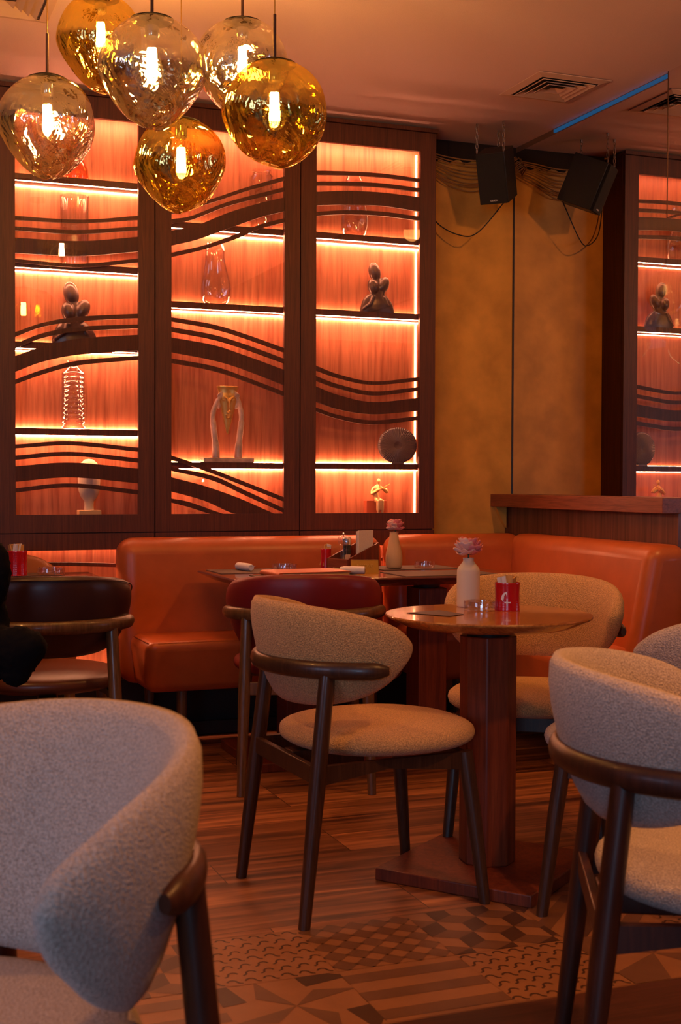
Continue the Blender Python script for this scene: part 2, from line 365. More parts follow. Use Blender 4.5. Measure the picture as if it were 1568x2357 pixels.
# left wall with a window opening, rear wall with a window opening
def wall_open(name, axis, at, a0, a1, o0, o1, z0, z1, t):
    bm = bm_()
    def bx(p, q, c, d):
        if axis == 'x': box(bm, min(at, at+t), max(at, at+t), p, q, c, d)
        else: box(bm, p, q, min(at, at+t), max(at, at+t), c, d)
    bx(a0, o0, 0, ZC); bx(o1, a1, 0, ZC); bx(o0, o1, 0, z0); bx(o0, o1, z1, ZC)
    struct(name, bm, m_wall, smooth=False)
wall_open('wall_left', 'x', XL, YB, YW, 0.1, 1.7, 0.8, 2.2, -0.1)
wall_open('wall_rear', 'y', YB, XL, XM, -3.0, -1.3, 0.7, 2.2, -0.1)
def window(name, axis, at, o0, o1, z0, z1):
    bm = bm_(); w = 0.05; mid = (o0+o1)/2
    def bx(p, q, c, d, a=0.0, b=0.05):
        if axis == 'x': box(bm, at-b, at-a, p, q, c, d)
        else: box(bm, p, q, at-b, at-a, c, d)
    bx(o0, o0+w, z0, z1); bx(o1-w, o1, z0, z1); bx(o0+w, o1-w, z0, z0+w); bx(o0+w, o1-w, z1-w, z1); bx(mid-w/2, mid+w/2, z0+w, z1-w)
    f = struct(name, bm, m_walnut, smooth=False)
    bm = bm_()
    if axis == 'x': box(bm, at-0.03, at-0.025, o0+w, o1-w, z0+w, z1-w)
    else: box(bm, o0+w, o1-w, at-0.03, at-0.025, z0+w, z1-w)
    obj('window_pane', bm, m_pane, f, smooth=False)
window('window_1', 'x', XL, 0.1, 1.7, 0.8, 2.2); window('window_2', 'y', YB, -3.0, -1.3, 0.7, 2.2)
# mirror cladding on the right wall
o = obj('wall_mirror', box(bm_(), XM-0.006, XM-0.0005, 2.6, YW-0.001, 0.0, 2.775), m_mirror, smooth=False)
tag(o, 'large frameless mirror covering the right wall above the wooden counter', 'mirror')
t = thing('mirror_panel', 'smaller mirror sheet with a thin edge fixed over the big mirror, upper right', 'mirror', (XM-0.011, 3.8, 2.21))
obj('mirror_sheet', box(bm_(), XM-0.013, XM-0.0065, 3.1, 4.5, 2.212, ZC-0.001), m_mirror, t, world=True, smooth=False)
bm = bm_(); box(bm, XM-0.0145, XM-0.0065, 4.5, 4.504, 2.208, ZC-0.001); box(bm, XM-0.0145, XM-0.0065, 3.1, 4.5, 2.208, 2.212)
obj('edge_trim', bm, m_rod, t, world=True, smooth=False)
o = struct('trim_1', box(bm_(), XM-0.012, XM-0.001, 4.51, 5.42, 2.783, 2.796), m_blue, smooth=False)
struct('trim_4', box(bm_(), XM-0.0105, XM-0.0065, YW-0.006, YW-0.0005, 1.07, 2.70), m_cap_, smooth=False)
# near-black ragged strip: the dark of the broken gap is put into its colour
bm = bm_(); xs = [2.634+i*(XM-2.634)/24 for i in range(25)]
pts = [(x, ZC-0.0005) for x in xs] + [(x, ZC-0.075-0.03*random.random()-0.03*(x-2.634)) for x in xs[::-1]]
extr(bm, pts, YW-0.012, YW-0.0005); struct('trim_2', bm, flat('gap_darkness', (0.02, 0.009, 0.006), 0.95), smooth=False)

# ---- patterned tiles
TG = []
def poly(bm, pts, mi, z):
    f = bm.faces.new([bm.verts.new((x, y, z)) for x, y in pts]); f.material_index = mi
def clip_poly(pts, s):
    for ax, lim, sg in ((0, 0, 1), (0, s, -1), (1, 0, 1), (1, s, -1)):
        out = []
        for i in range(len(pts)):
            a, b = pts[i-1], pts[i]; ia = sg*(a[ax]-lim) >= 0; ib = sg*(b[ax]-lim) >= 0
            if ia != ib:
                t = (lim-a[ax])/(b[ax]-a[ax]); out.append((a[0]+(b[0]-a[0])*t, a[1]+(b[1]-a[1])*t))
            if ib: out.append(b)
        pts = out
        if len(pts) < 3: return None
    return pts
def tile(kind, x, y, s):
    bm = bm_(); e = 0.0015
    poly(bm, [(e, e), (s-e, e), (s-e, s-e), (e, s-e)], 0, 0.0008)
    z = 0.0014
    def P(pts, mi):
        q = clip_poly(pts, s)
        if q: poly(bm, q, mi, z)
    if kind == 'squiggle':
        n = 7; c = s/n
        for i in range(n):
            for j in range(n):
                ox, oy = (i+0.5)*c, (j+0.5)*c; fl = 1 if (i*3+j*5) % 3 else -1; w = c*0.062; r = c*0.26
                arc = []
                for k in range(9): arc.append((r*math.cos(PI*k/8), r*math.sin(PI*k/8)+0))
                a2 = [(-2*r+r+r*math.cos(-PI*k/8)-r, r*math.sin(-PI*k/8)) for k in range(5)]
                path = [(p[0]*fl+ox+r*0.6*fl, p[1]+oy) for p in arc] + [(p[0]*fl+ox+r*0.6*fl, p[1]+oy) for p in a2[1:]]
                for a, b in zip(path, path[1:]):
                    d = Vector((b[0]-a[0], b[1]-a[1])); nn = Vector((-d.y, d.x)).normalized()*w
                    P([(a[0]+nn.x, a[1]+nn.y), (b[0]+nn.x, b[1]+nn.y), (b[0]-nn.x, b[1]-nn.y), (a[0]-nn.x, a[1]-nn.y)], 2)
    elif kind == 'diamond':
        n = 5; c = s/n
        for i in range(-1, n+1):
            for j in range(-1, n+1):
                ox, oy = (i+0.5)*c, (j+0.5)*c; a_ = 0.56
                P([(ox, oy-c*a_), (ox+c*a_, oy), (ox, oy+c*a_), (ox-c*a_, oy)], 1)
                z += 0.0002; P([(ox+c*.5-c*.12, oy), (ox+c*.5, oy-c*.10), (ox+c*.5+c*.12, oy), (ox+c*.5, oy+c*.10)], 2); z -= 0.0002
    elif kind == 'cubes':
        a = s/4.6; h = a*math.sqrt(3)/2
        for j in range(-1, 5):
            for i in range(-1, 4):
                ox = i*2*h + (h if j % 2 else 0); oy = j*1.5*a
                P([(ox, oy), (ox+h, oy+a/2), (ox+h, oy-a/2), (ox, oy-a)], 2)
                P([(ox, oy), (ox+h, oy+a/2), (ox, oy+a), (ox-h, oy+a/2)], 1)
    elif kind == 'hstripe':
        for k in range(3): P([(0, s*(0.06+k*0.34)), (s, s*(0.06+k*0.34)), (s, s*(0.22+k*0.34)), (0, s*(0.22+k*0.34))], 1)
    elif kind == 'dstripe':
        for k in range(-2, 4):
            o_ = k*s*0.45; P([(o_, 0), (o_+s*.2, 0), (o_+s*1.2, s), (o_+s, s)], 1 if k % 2 else 2)
    elif kind == 'star':
        c = s/2
        for k in range(4):
            a = k*PI/2+0.3; 
            P([(c, c), (c+s*.55*math.cos(a), c+s*.55*math.sin(a)), (c+s*.32*math.cos(a+.55), c+s*.32*math.sin(a+.55))], 1)
            P([(c+s*.7*math.cos(a+.3), c+s*.7*math.sin(a+.3)), (c+s*.36*math.cos(a+.75), c+s*.36*math.sin(a+.75)), (c+s*.7*math.cos(a+1.1), c+s*.7*math.sin(a+1.1))], 2)
    elif kind == 'pin':
        c = s/2
        for k in range(4):
            a = k*PI/2+PI/4*0.6; P([(c, c), (c+s*.8*math.cos(a), c+s*.8*math.sin(a)), (c+s*.8*math.cos(a+.75), c+s*.8*math.sin(a+.75))], 1)
    f = obj('floor_tile', bm, [m_t1, m_t2, m_t3], smooth=False); f.location = (x, y, 0); f['kind'] = 'structure'; return f
top = {-2: 'cubes', -1: 'squiggle', 0: 'diamond', 1: 'cubes', 2: 'dstripe', 3: 'squiggle', 4: 'diamond', 5: 'star'}
bot = {-2: 'hstripe', -1: 'star', 0: 'hstripe', 1: 'squiggle', 2: 'pin', 3: 'cubes', 4: 'squiggle', 5: 'dstripe'}
for k in range(-6, 7):
    x = 1.056+0.302*k
    kt = k if k in top else (k+8) if (k+8) in top else 5
    tile(top[kt], x, 2.768, 0.302); tile(bot[kt], x, 2.466, 0.302)

# ------------------------------------------------------------------ ceiling vents
def vent(x0, y0, s, label):
    t = thing('ceiling_vent', label, 'vent', (x0+s/2, y0+s/2, ZC), 0, 'square ceiling vents')
    bm = bm_()
    def ring(a, b, z0, z1, m):      # square frame from half-size a (outer, z0) to b (inner, z1)
        A = [bm.verts.new((sx*a, sy*a, z0)) for sx, sy in ((-1, -1), (1, -1), (1, 1), (-1, 1))]
        B = [bm.verts.new((sx*b, sy*b, z1)) for sx, sy in ((-1, -1), (1, -1), (1, 1), (-1, 1))]
        D = [bm.verts.new((v.co.x, v.co.y, v.co.z+0.003)) for v in A]; E_ = [bm.verts.new((v.co.x, v.co.y, v.co.z+0.003)) for v in B]
        for i in range(4):
            j = (i+1) % 4
            bm.faces.new((A[i], A[j], B[j], B[i])); bm.faces.new((D[j], D[i], E_[i], E_[j]))
            bm.faces.new((A[j], A[i], D[i], D[j])); bm.faces.new((B[i], B[j], E_[j], E_[i]))
    h = s/2
    ring(h, h-0.035, -0.005, -0.012, 0)
    obj('frame', bm, m_vent, t, smooth=False)
    for k, q in enumerate((0.125, 0.095, 0.066)):
        bm = bm_(); ring(q, q-0.026, -0.016, -0.003, 0); obj('louvre', bm, m_vent, t, smooth=False)
    bm = bm_(); v = [bm.verts.new(p) for p in ((-.036, -.036, -.016), (.036, -.036, -.016), (.036, .036, -.016), (-.036, .036, -.016), (0, 0, -.004))]
    for i in range(4): bm.faces.new((v[i], v[(i+1) % 4], v[4]))
    obj('centre_cone', bm, m_vent, t, smooth=False)
    obj('duct_opening', box(bm_(), -h+0.035, h-0.035, -h+0.035, h-0.035, -0.002, -0.0005), m_black, t, smooth=False)
vent(2.655, 4.69, 0.345, 'square white ceiling vent above the hanging speaker, near the mirror')
vent(0.36, 4.515, 0.345, 'square white ceiling vent cut off by the top left corner')

# ------------------------------------------------------------------ display cabinets
def s3(sc, x0, y0): return lambda zx, zy: (x0+zx/sc, y0+zy/sc)
q1, q2, q3 = s3(2.74, 0, 380), s3(2.741, 380, 380), s3(2.509, 680, 300)
bands = {
 0: (q1, [[(95,321,346),(500,345,366),(870,320,345)], [(95,388,412),(480,410,435),(870,387,411)], [(95,458,555),(500,480,573),(870,453,545)], [(95,592,614),(500,622,645),(870,590,614)],
          [(95,1055,1085),(270,995,1020),(500,957,985),(870,938,965)], [(95,1128,1158),(270,1060,1090),(500,1020,1048),(870,1005,1030)], [(95,1205,1305),(270,1145,1240),(500,1095,1195),(870,1070,1170)], [(95,1353,1383),(270,1290,1320),(500,1232,1262),(870,1203,1228)],
          [(95,1762,1787),(450,1742,1768),(870,1782,1808)], [(95,1832,1860),(450,1808,1835),(870,1850,1877)], [(95,1900,1998),(450,1876,1970),(870,1915,2007)], [(95,2038,2065),(450,2007,2033),(870,2050,2078)]]),
 1: (q2, [[(42,285,310),(300,212,236),(500,145,168),(755,72,98)], [(42,342,370),(170,320,345),(400,232,258),(755,140,165)], [(42,415,508),(200,380,470),(400,300,400),(600,240,330),(755,205,292)], [(42,555,582),(250,505,530),(450,435,465),(600,375,402),(755,335,362)],
          [(42,960,985),(300,1005,1033),(500,1065,1092),(755,1155,1182)], [(42,1022,1050),(300,1070,1100),(500,1130,1160),(755,1222,1250)], [(42,1088,1180),(300,1135,1230),(500,1200,1290),(755,1292,1388)], [(42,1220,1247),(300,1268,1298),(500,1335,1362),(755,1430,1458)],
          [(42,1832,1858),(270,1908,1935),(520,2005,2032),(750,2095,2122)], [(42,1905,1928),(300,1960,1990),(500,2050,2080),(750,2165,2192)], [(42,1968,2058),(250,2025,2118),(450,2095,2203),(600,2160,2204),(690,2200,2206)], [(42,2103,2128),(150,2125,2158),(300,2178,2204),(375,2202,2206)]]),
 2: (q3, [[(128,235,258),(300,238,260),(500,250,272),(722,280,300)], [(128,298,320),(300,297,320),(500,307,330),(722,335,357)], [(128,357,435),(300,350,430),(500,360,437),(722,388,470)], [(128,472,495),(300,462,485),(500,470,495),(722,500,523)],
          [(120,1358,1385),(250,1410,1432),(450,1450,1470),(715,1425,1448)], [(120,1418,1445),(250,1468,1492),(450,1508,1532),(715,1483,1505)], [(120,1478,1565),(250,1530,1612),(450,1570,1640),(715,1545,1620)], [(120,1600,1622),(250,1645,1668),(450,1675,1700),(715,1650,1673)]]),
}
YSB, YSF = 5.755, 5.648     # back panel face / shelf front
cols = [(0.604, 1.277, 0.68, 1.205, [2.415, 2.047, 1.705, 1.338]), (1.279, 1.951, 1.352, 1.875, [2.262, 1.910, 1.199]), (1.953, 2.632, 2.029, 2.550, [2.264, 1.911, 1.200])]
labs = ['left display cabinet with wavy door slats, behind the dark leather chair', 'middle display cabinet with wavy door slats, holding the gold mask sculpture', 'right display cabinet next to the gold wall, holding the ribbed round disc']
ZT, ZB = 2.686, 0.982
for ci, (xa, xb, oa, ob_, sh) in enumerate(cols):
    t = thing('display_cabinet', labs[ci], 'cabinet', ((xa+xb)/2, 5.7, 0), 0, 'display cabinets along the back wall')
    def add(name, bm, mat, par=None, **k):
        if par is not None: # sub-part, parent at origin of thing
            bmesh.ops.translate(bm, verts=bm.verts, vec=-Vector(t.location)); return obj(name, bm, mat, par, smooth=False, **k)
        return obj(name, bm, mat, t, world=True, smooth=False, **k)
    bm = bm_(); box(bm, xa, xa+0.02, YC+0.024, YW-0.001, 0.0, 2.79); box(bm, xb-0.02, xb, YC+0.024, YW-0.001, 0.0, 2.79); box(bm, xa+0.02, xb-0.02, YC+0.024, YW-0.001, 2.72, 2.79)
    add('carcass', bm, m_frame)
    add('back_panel', box(bm_(), xa+0.02, xb-0.02, YSB, YSB+0.02, 0.12, 2.72), m_back)
    bm = bm_(); box(bm, xa+0.02, xb-0.02, YC+0.0235, YSB, 0.885, 0.965); add('divider', bm, m_frame)
    add('base_plinth', box(bm_(), xa, xb, YC+0.0, YC+0.02, 0.0, 0.26), m_black)
    # upper door: stiles, rails, bands, glass
    bm = bm_(); g = 0.0015
    box(bm, xa+g, oa, YC, YC+0.022, 0.905, 2.775); box(bm, ob_, xb-g, YC, YC+0.022, 0.905, 2.775)
    box(bm, oa, ob_, YC, YC+0.022, 0.905, ZB); box(bm, oa, ob_, YC, YC+0.022, ZT, 2.775)
    d = add('door', bm, m_frame)
    qf, bl = bands[ci]
    for b in bl:
        top_ = []; bot_ = []
        for zx, a, c in b:
            px, py = qf(zx, a); p = PY(px, py, YC+0.008); top_.append((p.x, 0, p.z))
            px, py = qf(zx, c); p = PY(px, py, YC+0.008); bot_.append((p.x, 0, p.z))
        def stretch(l, last):
            l = [list(v) for v in l]; l[0][0] = oa-0.001
            if last: l[-1][0] = ob_+0.001
            return catmull(l, 8)
        last = b[-1][0] > 700
        T_, B_ = stretch(top_, last), stretch(bot_, last)
        bm = bm_(); extr(bm, [(v.x, max(v.z, ZB)) for v in T_] + [(v.x, max(v.z, ZB)) for v in B_[::-1]], YC+0.004, YC+0.018)
        add('wave_slat', bm, m_frame, d)
    add('glass_pane', box(bm_(), oa-0.001, ob_+0.001, YC+0.0005, YC+0.0025, ZB-0.001, ZT+0.001), m_pane, d)
    # lower door: top rail, niche opening with bands
    bm = bm_(); box(bm, xa+g, oa, YC, YC+0.022, 0.262, 0.901); box(bm, ob_, xb-g, YC, YC+0.022, 0.262, 0.901)
    box(bm, oa, ob_, YC, YC+0.022, 0.829, 0.901); box(bm, oa, ob_, YC, YC+0.022, 0.262, 0.30)
    d2 = add('lower_door', bm, m_frame)
    for zc, hh, sag in ((0.772, 0.008, 0.018), (0.707, 0.008, 0.030), (0.60, 0.03, 0.05), (0.52, 0.008, 0.06)):
        xs = [oa-0.001+(ob_-oa+0.002)*i/16 for i in range(17)]
        f = lambda x: zc - sag*((x-oa)/(ob_-oa))**2
        bm = bm_(); extr(bm, [(x, f(x)+hh) for x in xs]+[(x, f(x)-hh) for x in xs[::-1]], YC+0.004, YC+0.018); add('wave_slat', bm, m_frame, d2)
    for z in sh:
        s_ = add('shelf', box(bm_(), xa+0.02, xb-0.02, YSF, YSB, z-0.015, z+0.0132), m_frame)
        add('led_strip', box(bm_(), xa+0.03, xb-0.03, YSF+0.003, YSF+0.009, z-0.0172, z-0.0152), m_led, s_)
        add('led_strip', box(bm_(), xa+0.03, xb-0.03, YSB-0.008, YSB-0.001, z+0.0134, z+0.0156), m_led, s_)
        add('led_strip', box(bm_(), xa+0.03, xb-0.03, YSB-0.008, YSB-0.001, z-0.0172, z-0.0152), m_led, s_)
    add('led_strip', box(bm_(), xa+0.03, xb-0.03, YSF+0.01, YSF+0.02, 2.714, 2.719), m_led)
    add('led_strip', box(bm_(), xa+0.03, xb-0.03, YSB-0.012, YSB-0.001, 0.878, 0.883), m_led)
    add('led_strip', box(bm_(), xa+0.03, xb-0.03, YSF+0.01, YSF+0.02, 0.125, 0.13), m_led)
    if ci == 2:
        add('led_strip', box(bm_(), xb-0.05, xb-0.043, YSB-0.01, YSB-0.001, 0.97, 2.7), m_led2)
struct('trim_3', box(bm_(), 0.55, 2.637, YC-0.012, YC+0.02, 2.777, 2.795), m_frame, smooth=False)
struct('baseboard_back', box(bm_(), 0.604, 2.632, YC-0.03, YC-0.001, 0, 0.06), m_black, smooth=False, bevel=0.004)
struct('baseboard_right', box(bm_(), 2.64, 3.11, YW-0.02, YW-0.001, 0, 0.08), m_black, smooth=False)

# ------------------------------------------------------------------ objects on the shelves
YO = 5.70
def at(x, y, Y=YO): p = PY(x, y, Y); return p
def shelf_top(c, i): return cols[c][4][i] + 0.0132
FL = 0.9652
def glass_vase(name, prof, x, z, label, seg=32, fn=None, mat=None, squash=0.8):
    bm = bm_(); lathe(bm, prof, seg=seg, cap=False, fn=fn)
    bmesh.ops.scale(bm, vec=(1, squash, 1), verts=bm.verts)
    o = obj(name, bm, mat or m_rglass, angle=60)
    o.location = (x, YO, z); tag(o, label, 'vase'); return o
def shell(prof, t=0.003):   # outer then inner profile
    return [(0.0005, prof[0][1])] + prof + [(max(r-t, 0.0005), z+(t if i == 0 else 0)) for i, (r, z) in enumerate(prof)][::-1] + [(0.0005, prof[0][1]+t)]
def organic(px, py0, py1, z, hw, label):
    h = abs(at(px, py0).z - z); w = hw
    pr = [(w*.62, 0), (w*.9, h*.08), (w, h*.2), (w*.97, h*.34), (w*.74, h*.58), (w*.62, h*.75), (w*.62, h*.9), (w*.5, h)]
    pr = [(v.x, v.z) for v in catmull([(r, 0, z_) for r, z_ in pr], 5)]
    f = lambda r, z_, a: r*(1+0.16*math.sin(2*a+0.7+z_*6)+0.06*math.sin(3*a+z_*20))
    return glass_vase('glass_vase', shell(pr), at(px, 640).x, z, label, 48, f)
organic(496, 560, 696, shelf_top(1, 1), 0.062, 'wavy clear glass vase on the middle cabinet, below the crossing slats')
organic(815, 407, 537, shelf_top(2, 0), 0.060, 'wavy clear glass vase on the top shelf of the right cabinet')
# ringed bottle
z = shelf_top(0, 3); x = at(169, 900).x; pr = [(0.046, 0)]
for k in range(12):
    z0 = 0.004+k*0.0205; pr += [(0.044, z0), (0.050, z0+0.005), (0.051, z0+0.010), (0.050, z0+0.015), (0.044, z0+0.0195)]
pr += [(0.036, 0.256), (0.022, 0.268), (0.019, 0.275), (0.028, 0.295), (0.030, 0.30)]
glass_vase('glass_bottle', shell(pr), x, z, 'tall clear glass vase with stacked horizontal rings, left cabinet')
# fluted cylinder
pr = [(0.058, 0), (0.060, 0.01), (0.060, 0.27), (0.062, 0.30)]
glass_vase('glass_vase', shell(pr), at(172, 500).x, shelf_top(0, 1), 'fluted clear glass cylinder behind the upper wavy slats of the left cabinet', 64, lambda r, z_, a: r*(1+0.03*math.cos(16*a)))
# diamond cut square vase
pr = [(0.046, 0)] + [(0.046+0.004*(k % 2), 0.01+k*0.011) for k in range(22)] + [(0.036, 0.256), (0.040, 0.268), (0.042, 0.272)]
glass_vase('glass_vase', shell(pr), at(602, 460).x, shelf_top(1, 0), 'tall cut glass vase with zigzag relief, middle cabinet under the gold pendant', 40, lambda r, z_, a: r/max(abs(math.cos(a)), abs(math.sin(a)))**0.6*(1+0.02*math.sin(8*a+z_*120)))
# amber pressed glass, half hidden
pr = [(0.045, 0), (0.05, 0.01), (0.046, 0.05), (0.030, 0.085), (0.012, 0.10)]
glass_vase('glass_vase', shell([(r, z_) for r, z_ in pr]), at(178, 380).x, shelf_top(0, 0), 'small rounded pressed glass piece beside the left silver pendant', 32, lambda r, z_, a: r*(1+0.03*math.sin(10*a)*math.cos(z_*160)), clear('amber_glass', (1.0, 0.72, 0.5), 0.1, 0.6))
# faceted glass block low in middle cabinet
bm = bm_(); lathe(bm, shell([(0.05, 0), (0.052, 0.03), (0.03, 0.06), (0.028, 0.16), (0.035, 0.17)]), seg=6, cap=False)
o = obj('glass_vase', bm, m_glass, smooth=False); o.location = (at(458, 1120).x, YO, FL); tag(o, 'faint faceted glass vase at the bottom left of the middle cabinet', 'vase')

def bust(cx, z, sc, flip, label, third=True):
    bm = bm_(); f = flip
    # torso
    prof = [(-0.098, 0), (-0.097, 0.03), (-0.085, 0.075), (-0.05, 0.10), (-0.02, 0.115), (0.02, 0.112), (0.055, 0.095), (0.078, 0.065), (0.09, 0.03), (0.10, 0)]
    loft(bm, [[Vector((f*(cx_+rx*math.cos(a)), ry*math.sin(a), z_)) for a in (2*PI*k/28 for k in range(28))] for rx, ry, z_, cx_ in
        ((0.099, 0.034, 0, 0.001), (0.097, 0.036, 0.02, 0), (0.090, 0.036, 0.045, 0), (0.078, 0.033, 0.07, -0.002), (0.060, 0.028, 0.09, -0.004), (0.036, 0.023, 0.105, -0.002), (0.022, 0.02, 0.116, 0))])
    tube(bm, [(-0.088*f, -0.016, 0.016), (-0.050*f, -0.030, 0.044), (-0.030*f, -0.028, 0.088)], [0.006, 0.008, 0.007], 10)
    tube(bm, [(0.080*f, -0.012, 0.022), (0.045*f, -0.028, 0.045), (0.028*f, -0.026, 0.085)], [0.006, 0.008, 0.007], 10)
    ell(bm, (-0.028*f, -0.012, 0.137), (0.029, 0.028, 0.042), (0, -0.25*f, 0)); ell(bm, (0.033*f, -0.006, 0.150), (0.030, 0.027, 0.046), (0, 0.4*f, 0))
    ell(bm, (-0.014*f, 0.004, 0.218), (0.033, 0.028, 0.050), (0, -0.25*f, 0))
    tube(bm, [(-0.004*f, 0.0, 0.10), (0, 0.002, 0.15), (-0.004*f, 0.004, 0.19)], [0.026, 0.02, 0.017], 12)
    tube(bm, [(-0.02*f, -0.01, 0.09), (-0.03*f, -0.008, 0.12)], [0.016, 0.018], 10); tube(bm, [(0.018*f, -0.01, 0.09), (0.026*f, -0.006, 0.12)], [0.016, 0.018], 10)
    bmesh.ops.scale(bm, vec=(sc, sc*0.95, sc), verts=bm.verts)
    o = obj('bust_sculpture', bm, m_bronze, remesh=0.0035); o.location = (cx, YO+0.003, z); tag(o, label, 'sculpture'); return o
bust(at(869, 660).x, shelf_top(2, 1), 0.90, 1, 'dark family bust sculpture on the middle shelf of the right cabinet')
bust(at(172, 720).x, shelf_top(0, 2), 1.02, 1, 'dark family bust sculpture in the left cabinet, partly behind wavy slats')

# ribbed disc
t = obj('ribbed_disc', bm_(), m_plate)
bm = bm_(); N = 112; R = 0.093
rad = [0.002, 0.012, 0.02, 0.035, 0.06, 0.085, R]
for side in (-1, 1):
    rings = []
    for j, r in enumerate(rad):
        ring = []
        for k in range(N):
            a = 2*PI*k/N; amp = 0.0028*(r/R) if k % 2 else 0
            dep = 0.018*(1-(r/R)**2)**0.5 - 0.012*math.exp(-(r/0.014)**2) + 0.002
            ring.append(Vector((r*math.cos(a)*1.02, side*(dep+amp), r*math.sin(a)*0.93)))
        rings.append(ring)
    loft(bm, rings, True)
box(bm, -0.03, 0.03, -0.014, 0.014, -0.088, -0.080)
bmesh.ops.recalc_face_normals(bm, faces=bm.faces); bm.to_mesh(t.data); bm.free()
t.rotation_euler = (0, 0, math.radians(-12)); t.location = (at(914, 1020).x, YO-0.005, shelf_top(2, 2)+0.088)
tag(t, 'round dark ribbed disc ornament standing on the right cabinet shelf', 'ornament')

# mask sculpture with raised hands
z = shelf_top(1, 2); t = thing('mask_sculpture', 'gold long-faced mask held by two silver arms on a flat base', 'sculpture', (at(523, 1050).x, YO, z))
k = 0.001847   # metres per photo pixel at that distance
obj('base', box(bm_(), -0.118, 0.118, -0.035, 0.035, 0, 0.022), m_silverleaf, t, bevel=0.003)
bm = bm_()
prof = [(0.004, 0.128), (0.010, 0.15), (0.022, 0.20), (0.033, 0.245), (0.042, 0.28), (0.046, 0.30), (0.044, 0.315), (0.046, 0.33), (0.052, 0.346)]
rings = []
for r, z_ in prof:
    rings.append([Vector((r*math.cos(a), r*0.55*math.sin(a)-0.006*(1+0), z_)) for a in (2*PI*i/24 for i in range(24))])
loft(bm, rings)
ell(bm, (0, -0.027, 0.258), (0.0060, 0.016, 0.034)); ell(bm, (0, -0.034, 0.230), (0.0100, 0.010, 0.0065))
ell(bm, (0, -0.022, 0.214), (0.0125, 0.009, 0.0035)); ell(bm, (0, -0.021, 0.205), (0.0105, 0.010, 0.0042))
for s_ in (-1, 1):
    ell(bm, (s_*0.019, -0.024, 0.283), (0.011, 0.004, 0.004))
    tube(bm, [(s_*0.005, -0.030, 0.272), (s_*0.010, -0.030, 0.290), (s_*0.020, -0.028, 0.296), (s_*0.031, -0.022, 0.289)], 0.0034, 6)
obj('mask_face', bm, m_gold, t, remesh=0.0022)
for s_ in (-1, 1):
    bm = bm_()
    tube(bm, catmull([(s_*0.052, 0, 0.022), (s_*0.055, 0, 0.08), (s_*0.064, 0, 0.16), (s_*0.068, 0, 0.21), (s_*0.060, -0.004, 0.25), (s_*0.047, -0.014, 0.285)], 5),
         [0.018]*6+[0.015]*7+[0.0125]*7+[0.011]*6, 12)
    ell(bm, (s_*0.044, -0.018, 0.290), (0.009, 0.006, 0.014), (0, s_*-0.5, 0))
    for i, (dx, dz, ln) in enumerate(((0.0, 0.0, 0.028), (0.006, 0.003, 0.032), (-0.006, -0.004, 0.024), (0.011, 0.004, 0.026))):
        p0 = Vector((s_*(0.042+dx), -0.020, 0.295+dz)); p1 = p0+Vector((-s_*ln*0.55, -0.004, ln*0.8))
        tube(bm, [p0, (p0+p1)/2+Vector((0, -0.002, 0.001)), p1], [0.0032, 0.003, 0.0018], 8)
    tube(bm, [(s_*0.044, -0.012, 0.275), (s_*0.038, -0.006, 0.256), (s_*0.042, 0.0, 0.245)], [0.006, 0.008, 0.006], 8)
    obj('arm', bm, m_silverleaf, t, remesh=0.0022)

# violinist
t = thing('violinist_figurine', 'small gold figurine playing a violin at the bottom of the right cabinet', 'figurine', (at(868, 1150).x, YO, FL))
obj('seat_block', box(bm_(), -0.056, 0.048, -0.006, 0.034, 0, 0.074), flat('red_lacquer', (0.55, 0.12, 0.05), 0.3), t, bevel=0.002)
bm = bm_()
tube(bm, [(-0.002, -0.018, 0.070), (-0.006, -0.008, 0.085), (-0.010, -0.004, 0.11), (-0.004, -0.006, 0.135), (0.0, -0.008, 0.146)], [0.016, 0.015, 0.013, 0.015, 0.008], 12)
tube(bm, [(0.0, -0.008, 0.140), (0.001, -0.010, 0.155)], 0.005, 8); ell(bm, (0.003, -0.012, 0.166), (0.009, 0.010, 0.012))
tube(bm, catmull([(-0.012, -0.006, 0.138), (-0.026, -0.008, 0.125), (-0.033, -0.014, 0.105), (-0.018, -0.022, 0.115), (0.004, -0.026, 0.128)], 4), [0.007]*17, 8)
tube(bm, catmull([(0.012, -0.006, 0.140), (0.028, -0.010, 0.128), (0.042, -0.016, 0.115), (0.036, -0.024, 0.130)], 4), [0.0065]*13, 8)
for s_ in (-1, 1):
    tube(bm, [(0.001+s_*0.008, -0.014, 0.075), (0.004+s_*0.009, -0.030, 0.070), (0.004+s_*0.010, -0.032, 0.030), (0.003+s_*0.010, -0.032, 0.006)], [0.011, 0.011, 0.008, 0.005], 10)
    ell(bm, (0.006+s_*0.012, -0.036, 0.005), (0.007, 0.010, 0.005))
loft(bm, [[Vector((0.004+r*math.cos(a), -0.028+r*0.6*math.sin(a), z_)) for a in (2*PI*i/14 for i in range(14))] for r, z_ in ((0.019, 0.078), (0.020, 0.055), (0.019, 0.028))])
obj('body', bm, flat('pale_gold', (0.85, 0.52, 0.22), 0.4, metal=0.4), t, remesh=0.0018)
bm = bm_(); ell(bm, (0.026, -0.030, 0.124), (0.013, 0.004, 0.008), (0, 0.5, 0)); ell(bm, (0.036, -0.029, 0.117), (0.011, 0.004, 0.009), (0, 0.5, 0))
tube(bm, [(0.022, -0.032, 0.126), (-0.004, -0.03, 0.138)], 0.002, 6); obj('violin', bm, m_gold, t)
bm = bm_(); tube(bm, [(-0.028, -0.034, 0.112), (0.050, -0.036, 0.152)], 0.0022, 6); obj('bow', bm, m_gold, t)

